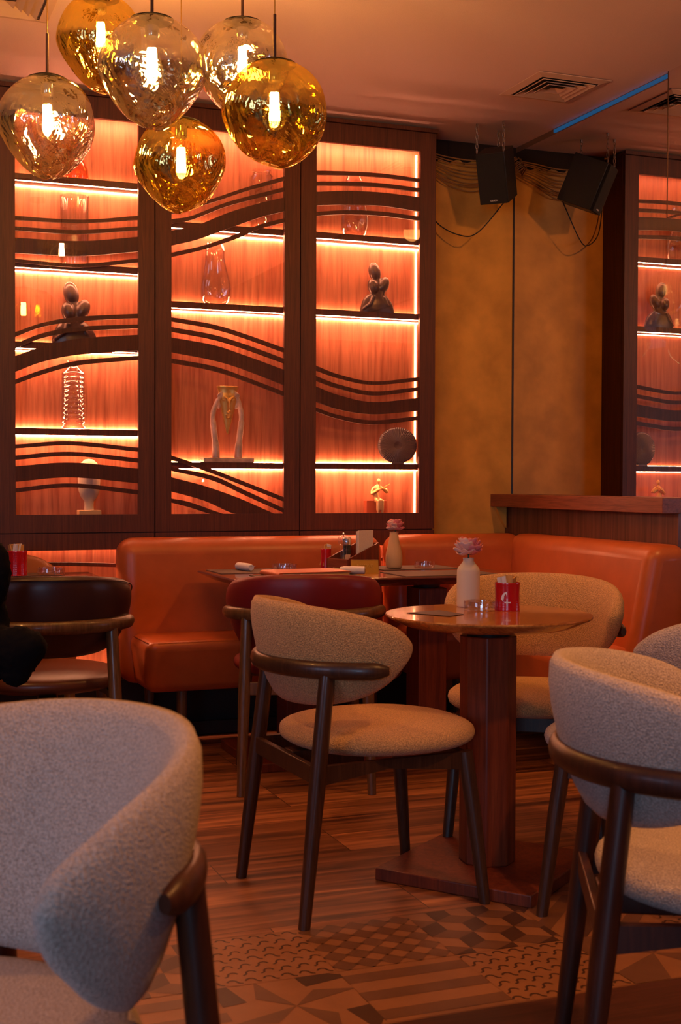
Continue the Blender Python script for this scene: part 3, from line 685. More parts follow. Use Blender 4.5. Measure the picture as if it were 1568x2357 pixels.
# beige head on block
t = thing('head_sculpture', 'beige faceless head ornament on a square block, bottom of the left cabinet', 'sculpture', (at(205, 1150).x, YO, FL))
obj('block', box(bm_(), -0.048, 0.048, -0.035, 0.035, 0, 0.034), m_sand, t, bevel=0.002)
bm = bm_(); lathe(bm, [(0.022, 0.034), (0.020, 0.055), (0.022, 0.075), (0.036, 0.092), (0.046, 0.12), (0.049, 0.16), (0.049, 0.19), (0.046, 0.215), (0.036, 0.24), (0.018, 0.255), (0.001, 0.258)], seg=24)
bmesh.ops.scale(bm, vec=(1, 0.8, 1), verts=bm.verts); obj('head', bm, m_cream, t)

# ------------------------------------------------------------------ speaker, chains, cables
t = thing('wall_speaker', 'black box speaker hanging on chains in the corner by the mirror', 'speaker', (2.905, 5.53, 2.585))
MR = Matrix.Rotation(math.radians(-43), 4, 'Z') @ Matrix.Rotation(math.radians(23), 4, 'X')
hw, hd, hh = 0.068, 0.095, 0.118
obj('box', box(bm_(), -hw, hw, -hd+0.012, hd, -hh, hh, MR), m_black, t, bevel=0.003)
obj('grille', box(bm_(), -hw+0.002, hw-0.002, -hd-0.004, -hd+0.012, -hh+0.002, hh-0.002, MR), m_cloth, t, bevel=0.003)
def text(body, size, mat, parent, M, ext=0.0006, name='lettering'):
    cu = bpy.data.curves.new(name, 'FONT'); cu.body = body; cu.size = size; cu.extrude = ext; cu.align_x = 'CENTER'; cu.align_y = 'CENTER'
    o = bpy.data.objects.new(name, cu); C.objects.link(o); cu.materials.append(mat); bpy.context.view_layer.update()
    dg = bpy.context.evaluated_depsgraph_get(); me = bpy.data.meshes.new_from_object(o.evaluated_get(dg)); bpy.data.objects.remove(o)
    o = bpy.data.objects.new(name, me); C.objects.link(o); o.parent = parent; o.matrix_local = M
    if not me.materials: me.materials.append(mat)
    return o
text('DENON', 0.010, m_white, t, MR @ Matrix.Translation((0.004, -hd-0.0046, -hh+0.018)) @ Matrix.Rotation(PI/2, 4, 'X'))
def chain(p0, p1, label):
    p0 = Vector(p0); p1 = Vector(p1); L = (p1-p0).length; n = int(L/0.021); d = (p1-p0).normalized(); bm = bm_()
    a = d.cross(Vector((1, 0, 0))).normalized(); b = d.cross(a)
    for i in range(n):
        c = p0 + d*(L*(i+0.5)/n); u = a if i % 2 else b
        pts = [c + d*math.sin(2*PI*k/12)*0.0135 + u*math.cos(2*PI*k/12)*0.006 for k in range(13)]
        tube(bm, pts, 0.0018, 6, cap=False)
    box(bm, p0.x-0.004, p0.x+0.004, p0.y-0.004, p0.y+0.004, ZC-0.016, ZC-0.0005)
    o = obj('chain', bm, m_chain); tag(o, label, 'chain', 'speaker chains'); return o
def spt(x, y, z_): return Vector((2.905, 5.53, 2.585)) + (MR @ Vector((x, y, z_)))
a = spt(-hw+0.004, -hd+0.02, hh+0.002); b = spt(hw-0.004, -hd+0.02, hh+0.002); c_ = spt(0, hd-0.01, hh+0.002)
chain((a.x, a.y, ZC-0.008), a, 'left metal chain holding up the black speaker')
chain((b.x, b.y, ZC-0.008), b, 'front right metal chain holding up the black speaker')
chain((c_.x, c_.y, ZC-0.008), c_, 'rear metal chain of the black speaker, nearest the back wall')
bm = bm_(); e_ = spt(0.03, hd-0.02, -hh)
tube(bm, catmull([(2.645, 5.80, 2.62), (2.66, 5.79, 2.50), (2.70, 5.76, 2.39), (2.79, 5.70, 2.325), (2.87, 5.65, 2.335), e_], 8), 0.0028, 8)
tag(obj('speaker_cable', bm, m_black), 'black cable looping from the right cabinet to the speaker', 'cable')
for i in range(9):
    zz = 2.745-0.009*i+random.uniform(-.003, .003); dp = 0.015+0.006*i; yy = YW-0.020-0.004*(i % 3)
    bm = bm_(); tube(bm, catmull([(2.637, yy, zz), (2.78, yy, zz-dp*1.4), (2.92, yy, zz-dp*1.7), (3.04, yy, zz-dp*0.8), (3.12, yy, zz-dp*0.3), (3.147, yy-0.01-0.01*i, zz+0.01)], 8), 0.0032, 6)
    tag(obj('wall_cable', bm, m_cable), 'tan cable along the top of the gold wall, %s of the bundle' % ['uppermost', 'second from the top', 'third from the top', 'fourth from the top', 'middle one', 'fourth from the bottom', 'third from the bottom', 'second from the bottom', 'lowest'][i], 'cable', 'tan cables at the top of the gold wall')
bm = bm_(); tube(bm, catmull([(2.637, YW-0.018, 2.69), (2.72, YW-0.018, 2.625), (2.82, YW-0.018, 2.595), (2.95, YW-0.018, 2.60), (3.06, YW-0.018, 2.64)], 8), 0.0028, 6)
tag(obj('loose_cable', bm, m_cable), 'single loose tan cable sagging below the bundle on the gold wall', 'cable')

# ------------------------------------------------------------------ counter partition
t = thing('counter_partition', 'wooden half-height partition with thick ledge in front of the mirror', 'counter', (3.1, 5.09, 0))
obj('panel', box(bm_(), 3.116, XM-0.0065, 4.36, YW-0.001, 0, 1.006), wood('veneer_panel', (0.10, 0.026, 0.013), (0.17, 0.05, 0.026), (0.25, 0.08, 0.042), (26, 26, 1.0), 0.4), t, world=True, smooth=False)
obj('ledge', box(bm_(), 3.034, XM-0.0065, 4.353, YW-0.001, 1.006, 1.068), m_slab, t, world=True, bevel=0.002)
bm = bm_(); hexa(bm, [(3.05, YW-0.03, 1.005), (3.11, YW-0.03, 1.005), (3.11, YW-0.03, 0.90), (3.09, YW-0.03, 0.93), (3.05, YW-0.002, 1.005), (3.11, YW-0.002, 1.005), (3.11, YW-0.002, 0.90), (3.09, YW-0.002, 0.93)])
obj('bracket', bm, m_plaster, t, world=True)

# ------------------------------------------------------------------ benches
def slab_back(bm, x0, x1, y0f, y1, z0, z1, slant, M=None, seg=1):
    # front face leans back: front at top is y0f+slant
    pts = [(x0, y0f, z0), (x1, y0f, z0), (x1, y0f+slant, z1), (x0, y0f+slant, z1), (x0, y1-0.02, z0), (x1, y1-0.02, z0), (x1, y1, z1), (x0, y1, z1)]
    pts = [M @ Vector(p) for p in pts] if M is not None else pts
    hexa(bm, pts)
def bench_leg(par, x, y, lx, ly):
    bm = bm_(); tube(bm, [(x, y, 0.0), (x, y, 0.29)], [0.016, 0.024], 14); obj('leg', bm, m_oak, par, world=True)
t = thing('banquette', 'orange leather bench behind the rectangular table, rounded left end', 'bench', (1.7, 5.3, 0), 0, 'orange leather benches')
bm = bm_(); slab_back(bm, 1.085, 2.295, 5.375, 5.585, 0.27, 0.885, 0.055); obj('backrest', bm, m_leather, t, world=True, bevel=0.07, seg=8, angle=80)
bm = bm_(); hexa(bm, [(1.14, 5.16, 0.265), (2.275, 5.16, 0.265), (2.285, 5.07, 0.485), (1.12, 5.07, 0.485), (1.14, 5.44, 0.265), (2.275, 5.44, 0.265), (2.285, 5.44, 0.485), (1.12, 5.44, 0.485)])
obj('seat', bm, m_leather, t, world=True, bevel=0.045, seg=7, angle=80)
bm = bm_(); tube(bm, [(1.17, 5.092, 0.478), (2.24, 5.092, 0.478)], 0.003, 6); tube(bm, [(1.136, 5.12, 0.478), (1.136, 5.38, 0.478)], 0.003, 6); obj('piping', bm, m_leather, t, world=True)
for x, y in ((1.30, 5.22), (2.15, 5.22), (1.22, 5.47), (2.15, 5.47)): bench_leg(t, x, y, 0, 0)
t = thing('banquette', 'orange leather corner bench running along the wooden partition', 'bench', (2.7, 5.2, 0), 0, 'orange leather benches')
bm = bm_(); slab_back(bm, 2.325, 3.03, 5.375, 5.585, 0.27, 0.885, 0.055); obj('backrest', bm, m_leather, t, world=True, bevel=0.07, seg=8, angle=80)
M = Matrix.Translation((3.10, 0, 0)) @ Matrix.Rotation(-PI/2, 4, 'Z')
bm = bm_()
hexa(bm, [(2.885, 5.50, 0.27), (2.80, 4.26, 0.27), (2.93, 4.26, 0.885), (2.955, 5.50, 0.885), (3.10, 5.50, 0.27), (3.10, 4.26, 0.27), (3.11, 4.26, 0.885), (3.11, 5.50, 0.885)])
obj('side_backrest', bm, m_leather, t, world=True, bevel=0.06, seg=8, angle=80)
bm = bm_(); box(bm, 2.335, 2.90, 5.07, 5.44, 0.265, 0.485); obj('seat', bm, m_leather, t, world=True, bevel=0.045, seg=7, angle=80)
bm = bm_(); box(bm, 2.52, 2.92, 4.30, 5.10, 0.265, 0.484); obj('side_seat', bm, m_leather, t, world=True, bevel=0.045, seg=7, angle=80)
bm = bm_(); tube(bm, [(2.992, 5.432, 0.87), (2.975, 5.40, 0.7), (2.93, 5.385, 0.5)], 0.004, 6); obj('seam', bm, flat('leather_seam', (0.12, 0.02, 0.008), 0.6), t, world=True)
for x, y in ((2.45, 5.22), (2.60, 4.40), (2.88, 4.40), (2.60, 5.30), (2.95, 5.45)): bench_leg(t, x, y, 0, 0)

# ------------------------------------------------------------------ chairs
def chair(label, loc, rot, fab, wd, group, cat='chair', name='dining_chair', seatmat=None, piped=False, topz=0.820, botz=0.540, arms=94, rail=79):
    t = thing(name, label, cat, (loc[0], loc[1], 0), rot, group)
    zc = (topz+botz)/2; H = (topz-botz)/2; pm = math.radians(arms); lean = 0.25
    def cen(ph, z_, off=0.0):
        a = 0.250+off+lean*(z_-zc); b = 0.257+off+lean*(z_-zc)*0.8
        x = -a*math.cos(ph)
        if abs(ph) > PI/2: x = -a*math.cos(ph)*1.4
        return Vector((x, b*math.sin(ph) if abs(ph) < PI/2 else math.copysign(b*(1-0.15*(abs(ph)-PI/2)), ph), z_))
    bm = bm_(); rings = []; n = 44
    for i in range(n+1):
        u = -1+2*i/n; u = math.copysign(1-(1-abs(u))**1.5, u)*0.9995; ph = u*pm
        q = max(1-abs(u)**2.1, 0)**0.5; qb = max(1-abs(u)**3.4, 0)**0.5
        hh_ = H*q; th = 0.037*max(qb, 0.0)**0.45; zz = zc+0.018*u*u
        ring = []
        for k in range(18):
            a = 2*PI*k/18; ring.append(cen(ph, zz+(hh_ if math.sin(a) > 0 else H*qb)*spow(math.sin(a), 0.95), th*spow(math.cos(a), 0.9)))
        rings.append(ring)
    loft(bm, rings); obj('backrest', bm, fab, t, angle=180)
    if piped:
        bm = bm_(); tube(bm, [cen(u*pm, zc+0.018*u*u+H*(1-abs(u)**2.1)**0.5*0.9, 0.022) for u in [-0.93+1.86*i/40 for i in range(41)]], 0.0022, 6); obj('stitching', bm, fab, t)
    zr = 0.648; rm = math.radians(min(rail, arms-12))
    bm = bm_(); pts = [cen(-rm+2*rm*i/40, zr, 0.043) for i in range(41)]
    rr = [0.022*min(1, (min(i, 40-i)+0.6)/2.2)**0.5 for i in range(41)]
    rings = []
    for i, p in enumerate(pts):
        ph = -rm+2*rm*i/40; nrm = Vector((-math.cos(ph), math.sin(ph), 0)); up = Vector((0, 0, 1))
        rings.append([p+nrm*math.cos(2*PI*k/14)*rr[i]*0.75+up*math.sin(2*PI*k/14)*rr[i]*1.05 for k in range(14)])
    loft(bm, rings); obj('back_rail', bm, wd, t)
    pj = math.radians(min(47, arms-20))
    for s_ in (-1, 1):
        j = cen(pj*s_, zr, 0.036); j.z = zr-0.008
        bm = bm_(); f0 = Vector((-0.262, s_*0.236, 0.0)); tube(bm, [f0, f0.lerp(j, 0.55), j], [0.0155, 0.0220, 0.0205], 16); obj('leg', bm, wd, t)
        bm = bm_(); f0 = Vector((0.262, s_*0.236, 0.0)); tube(bm, [f0, Vector((0.235, s_*0.218, 0.25)), Vector((0.215, s_*0.205, 0.408))], [0.0155, 0.0205, 0.0215], 16); obj('leg', bm, wd, t)
        bm = bm_()
        hexa(bm, [(-0.222, s_*0.219-0.010, 0.355), (-0.222, s_*0.219-0.010, 0.405), (-0.222, s_*0.219+0.010, 0.405), (-0.222, s_*0.219+0.010, 0.355),
                  (-0.02, s_*0.214-0.009, 0.384), (-0.02, s_*0.214-0.009, 0.408), (-0.02, s_*0.214+0.009, 0.408), (-0.02, s_*0.214+0.009, 0.384)])
        hexa(bm, [(-0.02, s_*0.214-0.009, 0.384), (-0.02, s_*0.214-0.009, 0.408), (-0.02, s_*0.214+0.009, 0.408), (-0.02, s_*0.214+0.009, 0.384),
                  (0.215, s_*0.207-0.010, 0.36), (0.215, s_*0.207-0.010, 0.408), (0.215, s_*0.207+0.010, 0.408), (0.215, s_*0.207+0.010, 0.36)])
        obj('side_rail', bm, wd, t)
    bm = bm_(); box(bm, -0.231, -0.213, -0.212, 0.212, 0.358, 0.405); box(bm, 0.205, 0.225, -0.2, 0.2, 0.362, 0.408); box(bm, -0.213, 0.0, -0.03, 0.03, 0.36, 0.408)
    obj('seat_frame', bm, wd, t, bevel=0.003)
    bm = bm_(); superell(bm, (0.050, 0, 0.444), (0.266, 0.262, 0.043), 0.72, 0.9)
    obj('seat', bm, seatmat or fab, t, angle=180)
    return t
D2 = math.radians
chair('tan boucle chair in the centre, in front of the round table', (1.328, 3.312), D2(3), m_fab, m_walnut, 'boucle chairs around the tables')
chair('beige boucle chair behind the round table, facing the camera', (2.075, 3.685), D2(236), m_fab, m_walnut, 'boucle chairs around the tables')
chair('grey boucle chair right of the round table, mostly cut off by the right edge', (2.045, 2.915), D2(133), m_fabg, m_walnut, 'boucle chairs around the tables')
chair('grey boucle chair in the right foreground seen from behind', (1.459, 1.915), D2(-27), m_fabg, m_fgwood, 'boucle chairs around the tables')
chair('large blurred grey boucle chair in the left foreground', (-0.475*0.934+1.58*0.3576, 1.58*0.934+0.475*0.3576), D2(-153), m_fabg, m_fgwood, 'boucle chairs around the tables', topz=0.822, botz=0.475, arms=99, rail=70)
chair('burgundy leather chair tucked at the rectangular table', (1.622, 4.628), D2(74), m_burg, m_oak, 'leather chairs', topz=0.80, botz=0.475)
chair('dark brown leather chair at the left table, seen from behind', (0.65, 4.545), D2(84), m_dleather, m_oak, 'leather chairs', seatmat=m_bleather, piped=True)
chair('tan leather chair behind the left table, against the lit cabinet', (0.60, 5.235), D2(-92), m_tleather, m_oak, 'leather chairs', piped=True, topz=0.83, arms=52)
chair('dark leather chair under the black fur coat at the left edge', (0.10, 4.07), D2(84), m_dleather, m_oak, 'leather chairs')

# black fur coat draped over the last chair
bm = bm_(); bmesh.ops.create_icosphere(bm, subdivisions=1, radius=0.01)
bm.free(); bm = bm_()
ccx = PD(-60, 1400, 3.85)
ell(bm, PD(-75, 1350, 3.86), (0.12, 0.07, 0.13), (0, 0, -0.35)); ell(bm, PD(-70, 1440, 3.84), (0.12, 0.07, 0.13), (0, 0, -0.35)); ell(bm, PD(-70, 1500, 3.82), (0.13, 0.07, 0.12), (0, 0, -0.35))
ell(bm, PD(40, 1500, 3.76), (0.072, 0.06, 0.075), (0, 0.5, -0.35)); ell(bm, PD(65, 1490, 3.76), (0.055, 0.055, 0.05), (0, 0, 0)); ell(bm, PD(36, 1545, 3.76), (0.045, 0.045, 0.045), (0, 0, 0)); ell(bm, PD(-10, 1500, 3.78), (0.08, 0.06, 0.08))
ell(bm, PD(-25, 1330, 3.80), (0.062, 0.05, 0.11), (0, 0.12, 0))
o = obj('fur_coat', bm, m_fur, remesh=0.010); dm = o.modifiers.new('d', 'DISPLACE'); tx = bpy.data.textures.new('furnoise', 'CLOUDS'); tx.noise_scale = 0.012; dm.texture = tx; dm.strength = 0.014; dm.texture_coords = 'GLOBAL'
tag(o, 'black furry coat hanging over a chair back at the left edge', 'coat')

# ------------------------------------------------------------------ tables
t = thing('bistro_table', 'small round wooden pedestal table with pink flower vase', 'table', (1.735, 3.335, 0), D2(38))
bm = bm_(); lathe(bm, [(0.16, 0.712), (0.235, 0.716), (0.262, 0.726), (0.296, 0.742), (0.298, 0.746), (0.296, 0.750), (0.0005, 0.750)], seg=96)
obj('table_top', bm, m_teak, t, angle=30)
bm = bm_(); lathe(bm, [(0.062, 0.688), (0.066, 0.712)], seg=32); obj('mounting_plate', bm, m_black, t)
bm = bm_(); pts = []
for a in range(8):
    an = PI/8+a*PI/4; pts.append((0.082*math.cos(an), 0.082*math.sin(an)))
loft(bm, [[Vector((x, y, z_)) for x, y in pts] for z_ in (0.036, 0.688)]); obj('column', bm, m_maho, t, smooth=False, bevel=0.004)
obj('base_plate', box(bm_(), -0.238, 0.238, -0.238, 0.238, 0.0, 0.036), m_maho, t, bevel=0.004)

t = thing('dining_table', 'long dark wooden rectangular table set for a meal', 'table', (2.01, 5.04, 0))
bm = bm_(); X0, X1, Y0, Y1 = 1.40, 2.62, 4.715, 5.355; i_ = 0.055
rings = [[Vector((a, b, z_)) for a, b in ((X0+q, Y0+q), (X1-q, Y0+q), (X1-q, Y1-q), (X0+q, Y1-q))] for q, z_ in ((0.06, 0.712), (0.012, 0.736), (0.0, 0.742), (0.002, 0.75))]
loft(bm, rings); obj('table_top', bm, m_mahot, t, world=True, bevel=0.002)
for cx_ in (1.72, 2.30):
    bm = bm_(); lathe(bm, [(0.055, 0.685), (0.060, 0.712)], (cx_, 4.985, 0), 24); obj('mounting_plate', bm, m_black, t, world=True)
    obj('column', box(bm_(), cx_-0.065, cx_+0.065, 4.92, 5.05, 0.036, 0.685), m_maho, t, world=True, bevel=0.006)
obj('base_plate', box(bm_(), 1.485, 2.53, 4.77, 5.29, 0.0, 0.036), m_maho, t, world=True, bevel=0.004)

t = thing('dining_table', 'wooden table at the left edge with red cup and ashtray', 'table', (0.42, 5.09, 0))
bm = bm_(); X0, X1, Y0, Y1 = -0.22, 0.945, 4.83, 5.40
loft(bm, [[Vector((a, b, z_)) for a, b in ((X0+q, Y0+q), (X1-q, Y0+q), (X1-q, Y1-q), (X0+q, Y1-q))] for q, z_ in ((0.06, 0.712), (0.0, 0.738), (0.0, 0.75))])
obj('table_top', bm, m_mahot, t, world=True)
obj('column', box(bm_(), 0.35, 0.48, 5.03, 5.15, 0.036, 0.712), m_maho, t, world=True, bevel=0.004)
obj('base_plate', box(bm_(), 0.16, 0.66, 4.86, 5.32, 0.0, 0.036), m_maho, t, world=True, bevel=0.004)
TZ = 0.7503

# ------------------------------------------------------------------ table ware
def flower(loc, r, label, mats, name='peony', tilt=(0, 0), stem=0.05):
    t = thing(name, label, 'flower', loc)
    t.rotation_euler = (tilt[0], tilt[1], 0)
    bm = bm_(); rnd = random.Random(int(loc[0]*1000))
    lay = [(0.25, 1.25, 6), (0.45, 1.0, 8), (0.65, 0.75, 10), (0.85, 0.45, 11), (1.0, 0.12, 11), (0.9, -0.22, 9)]
    for li, (rr, el, n) in enumerate(lay):
        for k in range(n):
            a = 2*PI*(k+rnd.random()*0.5)/n + li*0.4; e2 = el + rnd.uniform(-.12, .12); L = r*rr*1.0*rnd.uniform(.88, 1.1); wd_ = r*0.42*rnd.uniform(.8, 1.15)
            d = Vector((math.cos(a)*math.cos(e2), math.sin(a)*math.cos(e2), math.sin(e2))); sd = Vector((-math.sin(a), math.cos(a), 0)); up = d.cross(sd)*-1
            if up.z < 0: up = -up
            g = []
            for i in range(5):
                row = []
                for j in range(5):
                    u = i/4; v = (j/2-1); w_ = wd_*math.sin(PI*(0.12+0.62*u))*(0.55 if i == 0 else 1)
                    tip = 0.9+0.1*math.cos(v*2.2) - (0.08 if (i == 4 and j == 2) else 0)
                    c = d*(L*u*tip) + sd*(v*w_) + up*(0.30*r*rr*u*u + 0.14*wd_*v*v*2)
                    row.append(bm.verts.new(c))
                g.append(row)
            for i in range(4):
                for j in range(4):
                    f = bm.faces.new((g[i][j], g[i+1][j], g[i+1][j+1], g[i][j+1]))
                    f.material_index = 1 if (len(mats) > 1 and math.cos(a-3.4) > 0.55 and li > 2) else 0
    bmesh.ops.scale(bm, vec=(1, 1, 1.5), verts=bm.verts)
    o = obj('petals', bm, mats, t, sub=1)
    sm = o.modifiers.new('t', 'SOLIDIFY'); sm.thickness = 0.0008
    bm = bm_(); tube(bm, [(0, 0, -stem), (0, 0, 0.004)], 0.0025, 6); obj('stem', bm, m_stem, t)
    return t
def vase(loc, prof, mat, label):
    bm = bm_(); pr = [(v.x, v.z) for v in catmull([(r, 0, z_) for r, z_ in prof], 5)]
    lathe(bm, shell(pr, 0.004), seg=40, cap=False); o = obj('flower_vase', bm, mat); o.location = loc; tag(o, label, 'vase'); return o
vx = PZ(1078, 1396, 0.75)
vp = (vx.x, vx.y, TZ)
vase(vp, [(0.031, 0), (0.035, 0.003), (0.035, 0.03), (0.035, 0.095), (0.033, 0.115), (0.022, 0.130), (0.0165, 0.139), (0.0175, 0.148)], m_cream, 'cream bottle vase on the round table holding the pink flower')
flower((vp[0], vp[1], TZ+0.160), 0.050, 'pink peony with one pale bloom in the bottle vase on the round table', [m_pink, m_pale], stem=0.13)
vx = PZ(907, 1309, 0.75); vp = (vx.x, vx.y, TZ)
vase(vp, [(0.026, 0), (0.034, 0.006), (0.037, 0.035), (0.035, 0.065), (0.024, 0.115), (0.019, 0.15), (0.020, 0.158)], m_sand, 'sand coloured tapered vase on the long table')
flower((vp[0]+0.006, vp[1], TZ+0.168), 0.045, 'pale pink peony in the tapered vase on the long table', [m_pink, m_pale], stem=0.14)

def ashtray(x, y, r, label):
    bm = bm_()
    pr = [(0.0005, 0), (r*.96, 0), (r, 0.003), (r, 0.026), (r*.985, 0.028), (r*.90, 0.028), (r*.87, 0.026), (r*.85, 0.010), (r*.80, 0.007), (0.0005, 0.0065)]
    rings = []
    for j, (rr, z_) in enumerate(pr):
        ring = []
        for k in range(64):
            a = 2*PI*k/64; zz = z_
            if z_ > 0.02 and min(abs(((a-q+PI) % (2*PI))-PI) for q in (0.3, 2.4, 4.5)) < 0.13: zz = 0.019
            ring.append(Vector((max(rr, .0005)*math.cos(a), max(rr, .0005)*math.sin(a), zz)))
        rings.append(ring)
    loft(bm, rings, True); o = obj('ashtray', bm, m_ash, angle=30); o.location = (x, y, TZ); tag(o, label, 'ashtray', 'clear glass ashtrays'); return o
m_ash = clear('ashtray_glass', (0.95, 0.90, 0.88), 0.12, 0.85, 0.02)
p = PZ(1109, 1404, 0.75); ashtray(p.x, p.y, 0.053, 'round glass ashtray on the small round table')
p = PZ(621, 1307, 0.75); ashtray(p.x, 5.20, 0.053, 'round glass ashtray left of the orange menu'); ASH1 = (p.x, 5.20)
p = PZ(977, 1308, 0.75); ashtray(p.x, p.y, 0.046, 'round glass ashtray right of the tapered vase')
p = PZ(115, 1322, 0.75); ashtray(p.x, p.y-0.03, 0.055, 'round glass ashtray on the left table')

ORD = {3: ['leftmost', 'middle one', 'rightmost'], 5: ['leftmost', 'second from left', 'middle one', 'second from right', 'rightmost'], 6: ['leftmost', 'second from left', 'third from left', 'third from right', 'second from right', 'rightmost']}
def cup(x, y, z, r, h, label, logo, nsach, slabel, group, yaw=0):
    t = thing('sugar_cup', label, 'cup', (x, y, z), yaw)
    bm = bm_(); pr = [(r*1.04, 0)]
    n = 11
    for k in range(n):
        z0 = h*k/n; w = 1.03-0.045*math.sin(PI*min(1, (k+0.5)/n))
        pr += [(r*w, z0+h*0.012), (r*w*1.008, z0+h*0.5/n), (r*w, z0+h*0.9/n)]
    pr += [(r*0.99, h), (r*0.93, h), (r*0.90, h*0.5), (r*0.9, 0.004)]
    lathe(bm, pr, seg=48, cap=True); obj('cup_body', bm, m_red, t)
    if logo:
        # white printed mark: curved cap shape, small cross and a stroke
        bm = bm_(); s = h/0.083
        def wrap(pts):
            vs = []
            for u, v in pts:
                a = -PI/2 + u/r; vs.append(bm.verts.new((math.cos(a)*r*1.035, math.sin(a)*r*1.035, v)))
            bm.faces.new(vs)
        def quad(cx_, cy_, w, hh_): wrap([(cx_-w, cy_-hh_), (cx_+w, cy_-hh_), (cx_+w, cy_+hh_), (cx_-w, cy_+hh_)])
        a = [(-0.016, 0.036), (-0.013, 0.047), (-0.006, 0.055), (-0.001, 0.058), (0.002, 0.057)]; b = [(-0.010, 0.030), (-0.007, 0.038), (-0.006, 0.046), (-0.002, 0.052), (0.001, 0.046)]
        for i in range(4): wrap([(a[i][0]*s, a[i][1]*s), (b[i][0]*s, b[i][1]*s), (b[i+1][0]*s, b[i+1][1]*s), (a[i+1][0]*s, a[i+1][1]*s)])
        quad(0.002*s, 0.027*s, 0.0016*s, 0.010*s); quad(0.004*s, 0.026*s, 0.009*s, 0.0018*s)
        obj('printed_emblem', bm, m_white, t, smooth=False)
    order = sorted(range(nsach), key=lambda i: math.cos(2*PI*i/nsach+0.4)*0.934-math.sin(2*PI*i/nsach+0.4)*0.357)
    for i in range(nsach):
        rr = random.Random(i*7+int(x*100)); a = 2*PI*i/nsach+0.4; d = r*0.45
        M = Matrix.Translation((x+d*math.cos(a), y+d*math.sin(a), z+h*0.70)) @ Matrix.Rotation(a+PI/2+rr.uniform(-.5, .5), 4, 'Z') @ Matrix.Rotation(rr.uniform(-.28, .28), 4, 'Y') @ Matrix.Rotation(rr.uniform(-.22, .22), 4, 'X')
        bm = bm_(); w = r*0.42; hh_ = h*0.50+rr.uniform(0, h*0.08); th = 0.0018
        box(bm, -w, w, -th, th, -hh_, hh_)
        bmesh.ops.subdivide_edges(bm, edges=bm.edges, cuts=2, use_grid_fill=True)
        for v in bm.verts: v.co.y += 0.002*math.sin(v.co.x*260+i)+(0.0012 if abs(v.co.z) < hh_*0.7 and abs(v.co.x) < w*0.7 else 0)*math.copysign(1, v.co.y)
        o = obj('sugar_sachet', bm, m_paper if i % 3 == 0 else m_kraft); o.matrix_world = M
        tag(o, ('white ' if i % 3 == 0 else 'brown ')+slabel+', '+ORD[nsach][order.index(i)], 'sachet', group)
p = PZ(1168, 1405, 0.75)
cup(p.x, p.y, TZ, 0.0365, 0.083, 'red ribbed cup with white emblem on the round table', True, 6, 'paper sugar sachet standing in the red cup on the round table', 'sachets in the round table cup', yaw=D2(-33))
p = PZ(38, 1325, 0.75)
cup(p.x, p.y-0.02, TZ, 0.039, 0.098, 'red ribbed cup full of sachets on the left table', False, 5, 'paper sugar sachet in the red cup on the left table', 'sachets in the left table cup')

# leaflet on the round table
bm = bm_(); P4 = [PZ(936, 1411, .751), PZ(1035, 1419, .751), PZ(1068, 1414, .751), PZ(1012, 1405, .751)]
vs = [bm.verts.new((v.x, v.y, TZ+0.0006)) for v in P4]; f = bm.faces.new(vs); ex = bmesh.ops.extrude_face_region(bm, geom=[f]); bmesh.ops.translate(bm, vec=(0, 0, 0.0012), verts=[v for v in ex['geom'] if isinstance(v, bmesh.types.BMVert)])
tag(obj('leaflet', bm, flat('leaflet_print', (0.05, 0.016, 0.014), 0.55, noise=0.5, scale=40), smooth=False), 'dark printed leaflet lying flat on the round table', 'leaflet')

# placemats
def placemat(x, y, w, d, label, rz=0, g='taupe placemats'):
    o = obj('placemat', box(bm_(), -w/2, w/2, -d/2, d/2, 0, 0.0022), m_mat, smooth=False); o.location = (x, y, TZ); o.rotation_euler.z = rz; tag(o, label, 'placemat', g); return o
placemat(1.60, 5.22, 0.33, 0.24, 'taupe placemat under the rolled napkin at the far left of the long table')
placemat(1.73, 4.86, 0.42, 0.27, 'taupe placemat under the orange menu, near side of the long table')
placemat(2.33, 5.22, 0.36, 0.25, 'taupe placemat under the ashtray and tapered vase, far side of the long table')
placemat(2.30, 4.86, 0.42, 0.27, 'dark placemat at the near right of the long table')
placemat(0.70, 5.01, 0.40, 0.28, 'taupe placemat on the near side of the left table')
placemat(0.62, 5.30, 0.38, 0.17, 'taupe placemat on the far side of the left table')
# lift things lying on mats
PM = 0.0024
for o in bpy.data.objects:
    if o.name.startswith('ashtray') and not (1.5 < o.location.x < 1.9 and o.location.y < 4): o.location.z += PM
    if o.name.startswith(('flower_vase', 'peony')) and o.location.y > 4.5: o.location.z += PM
    if o.name.startswith(('sugar_cup', 'sugar_sachet')) and o.location.x < 1.2: o.location.z += PM

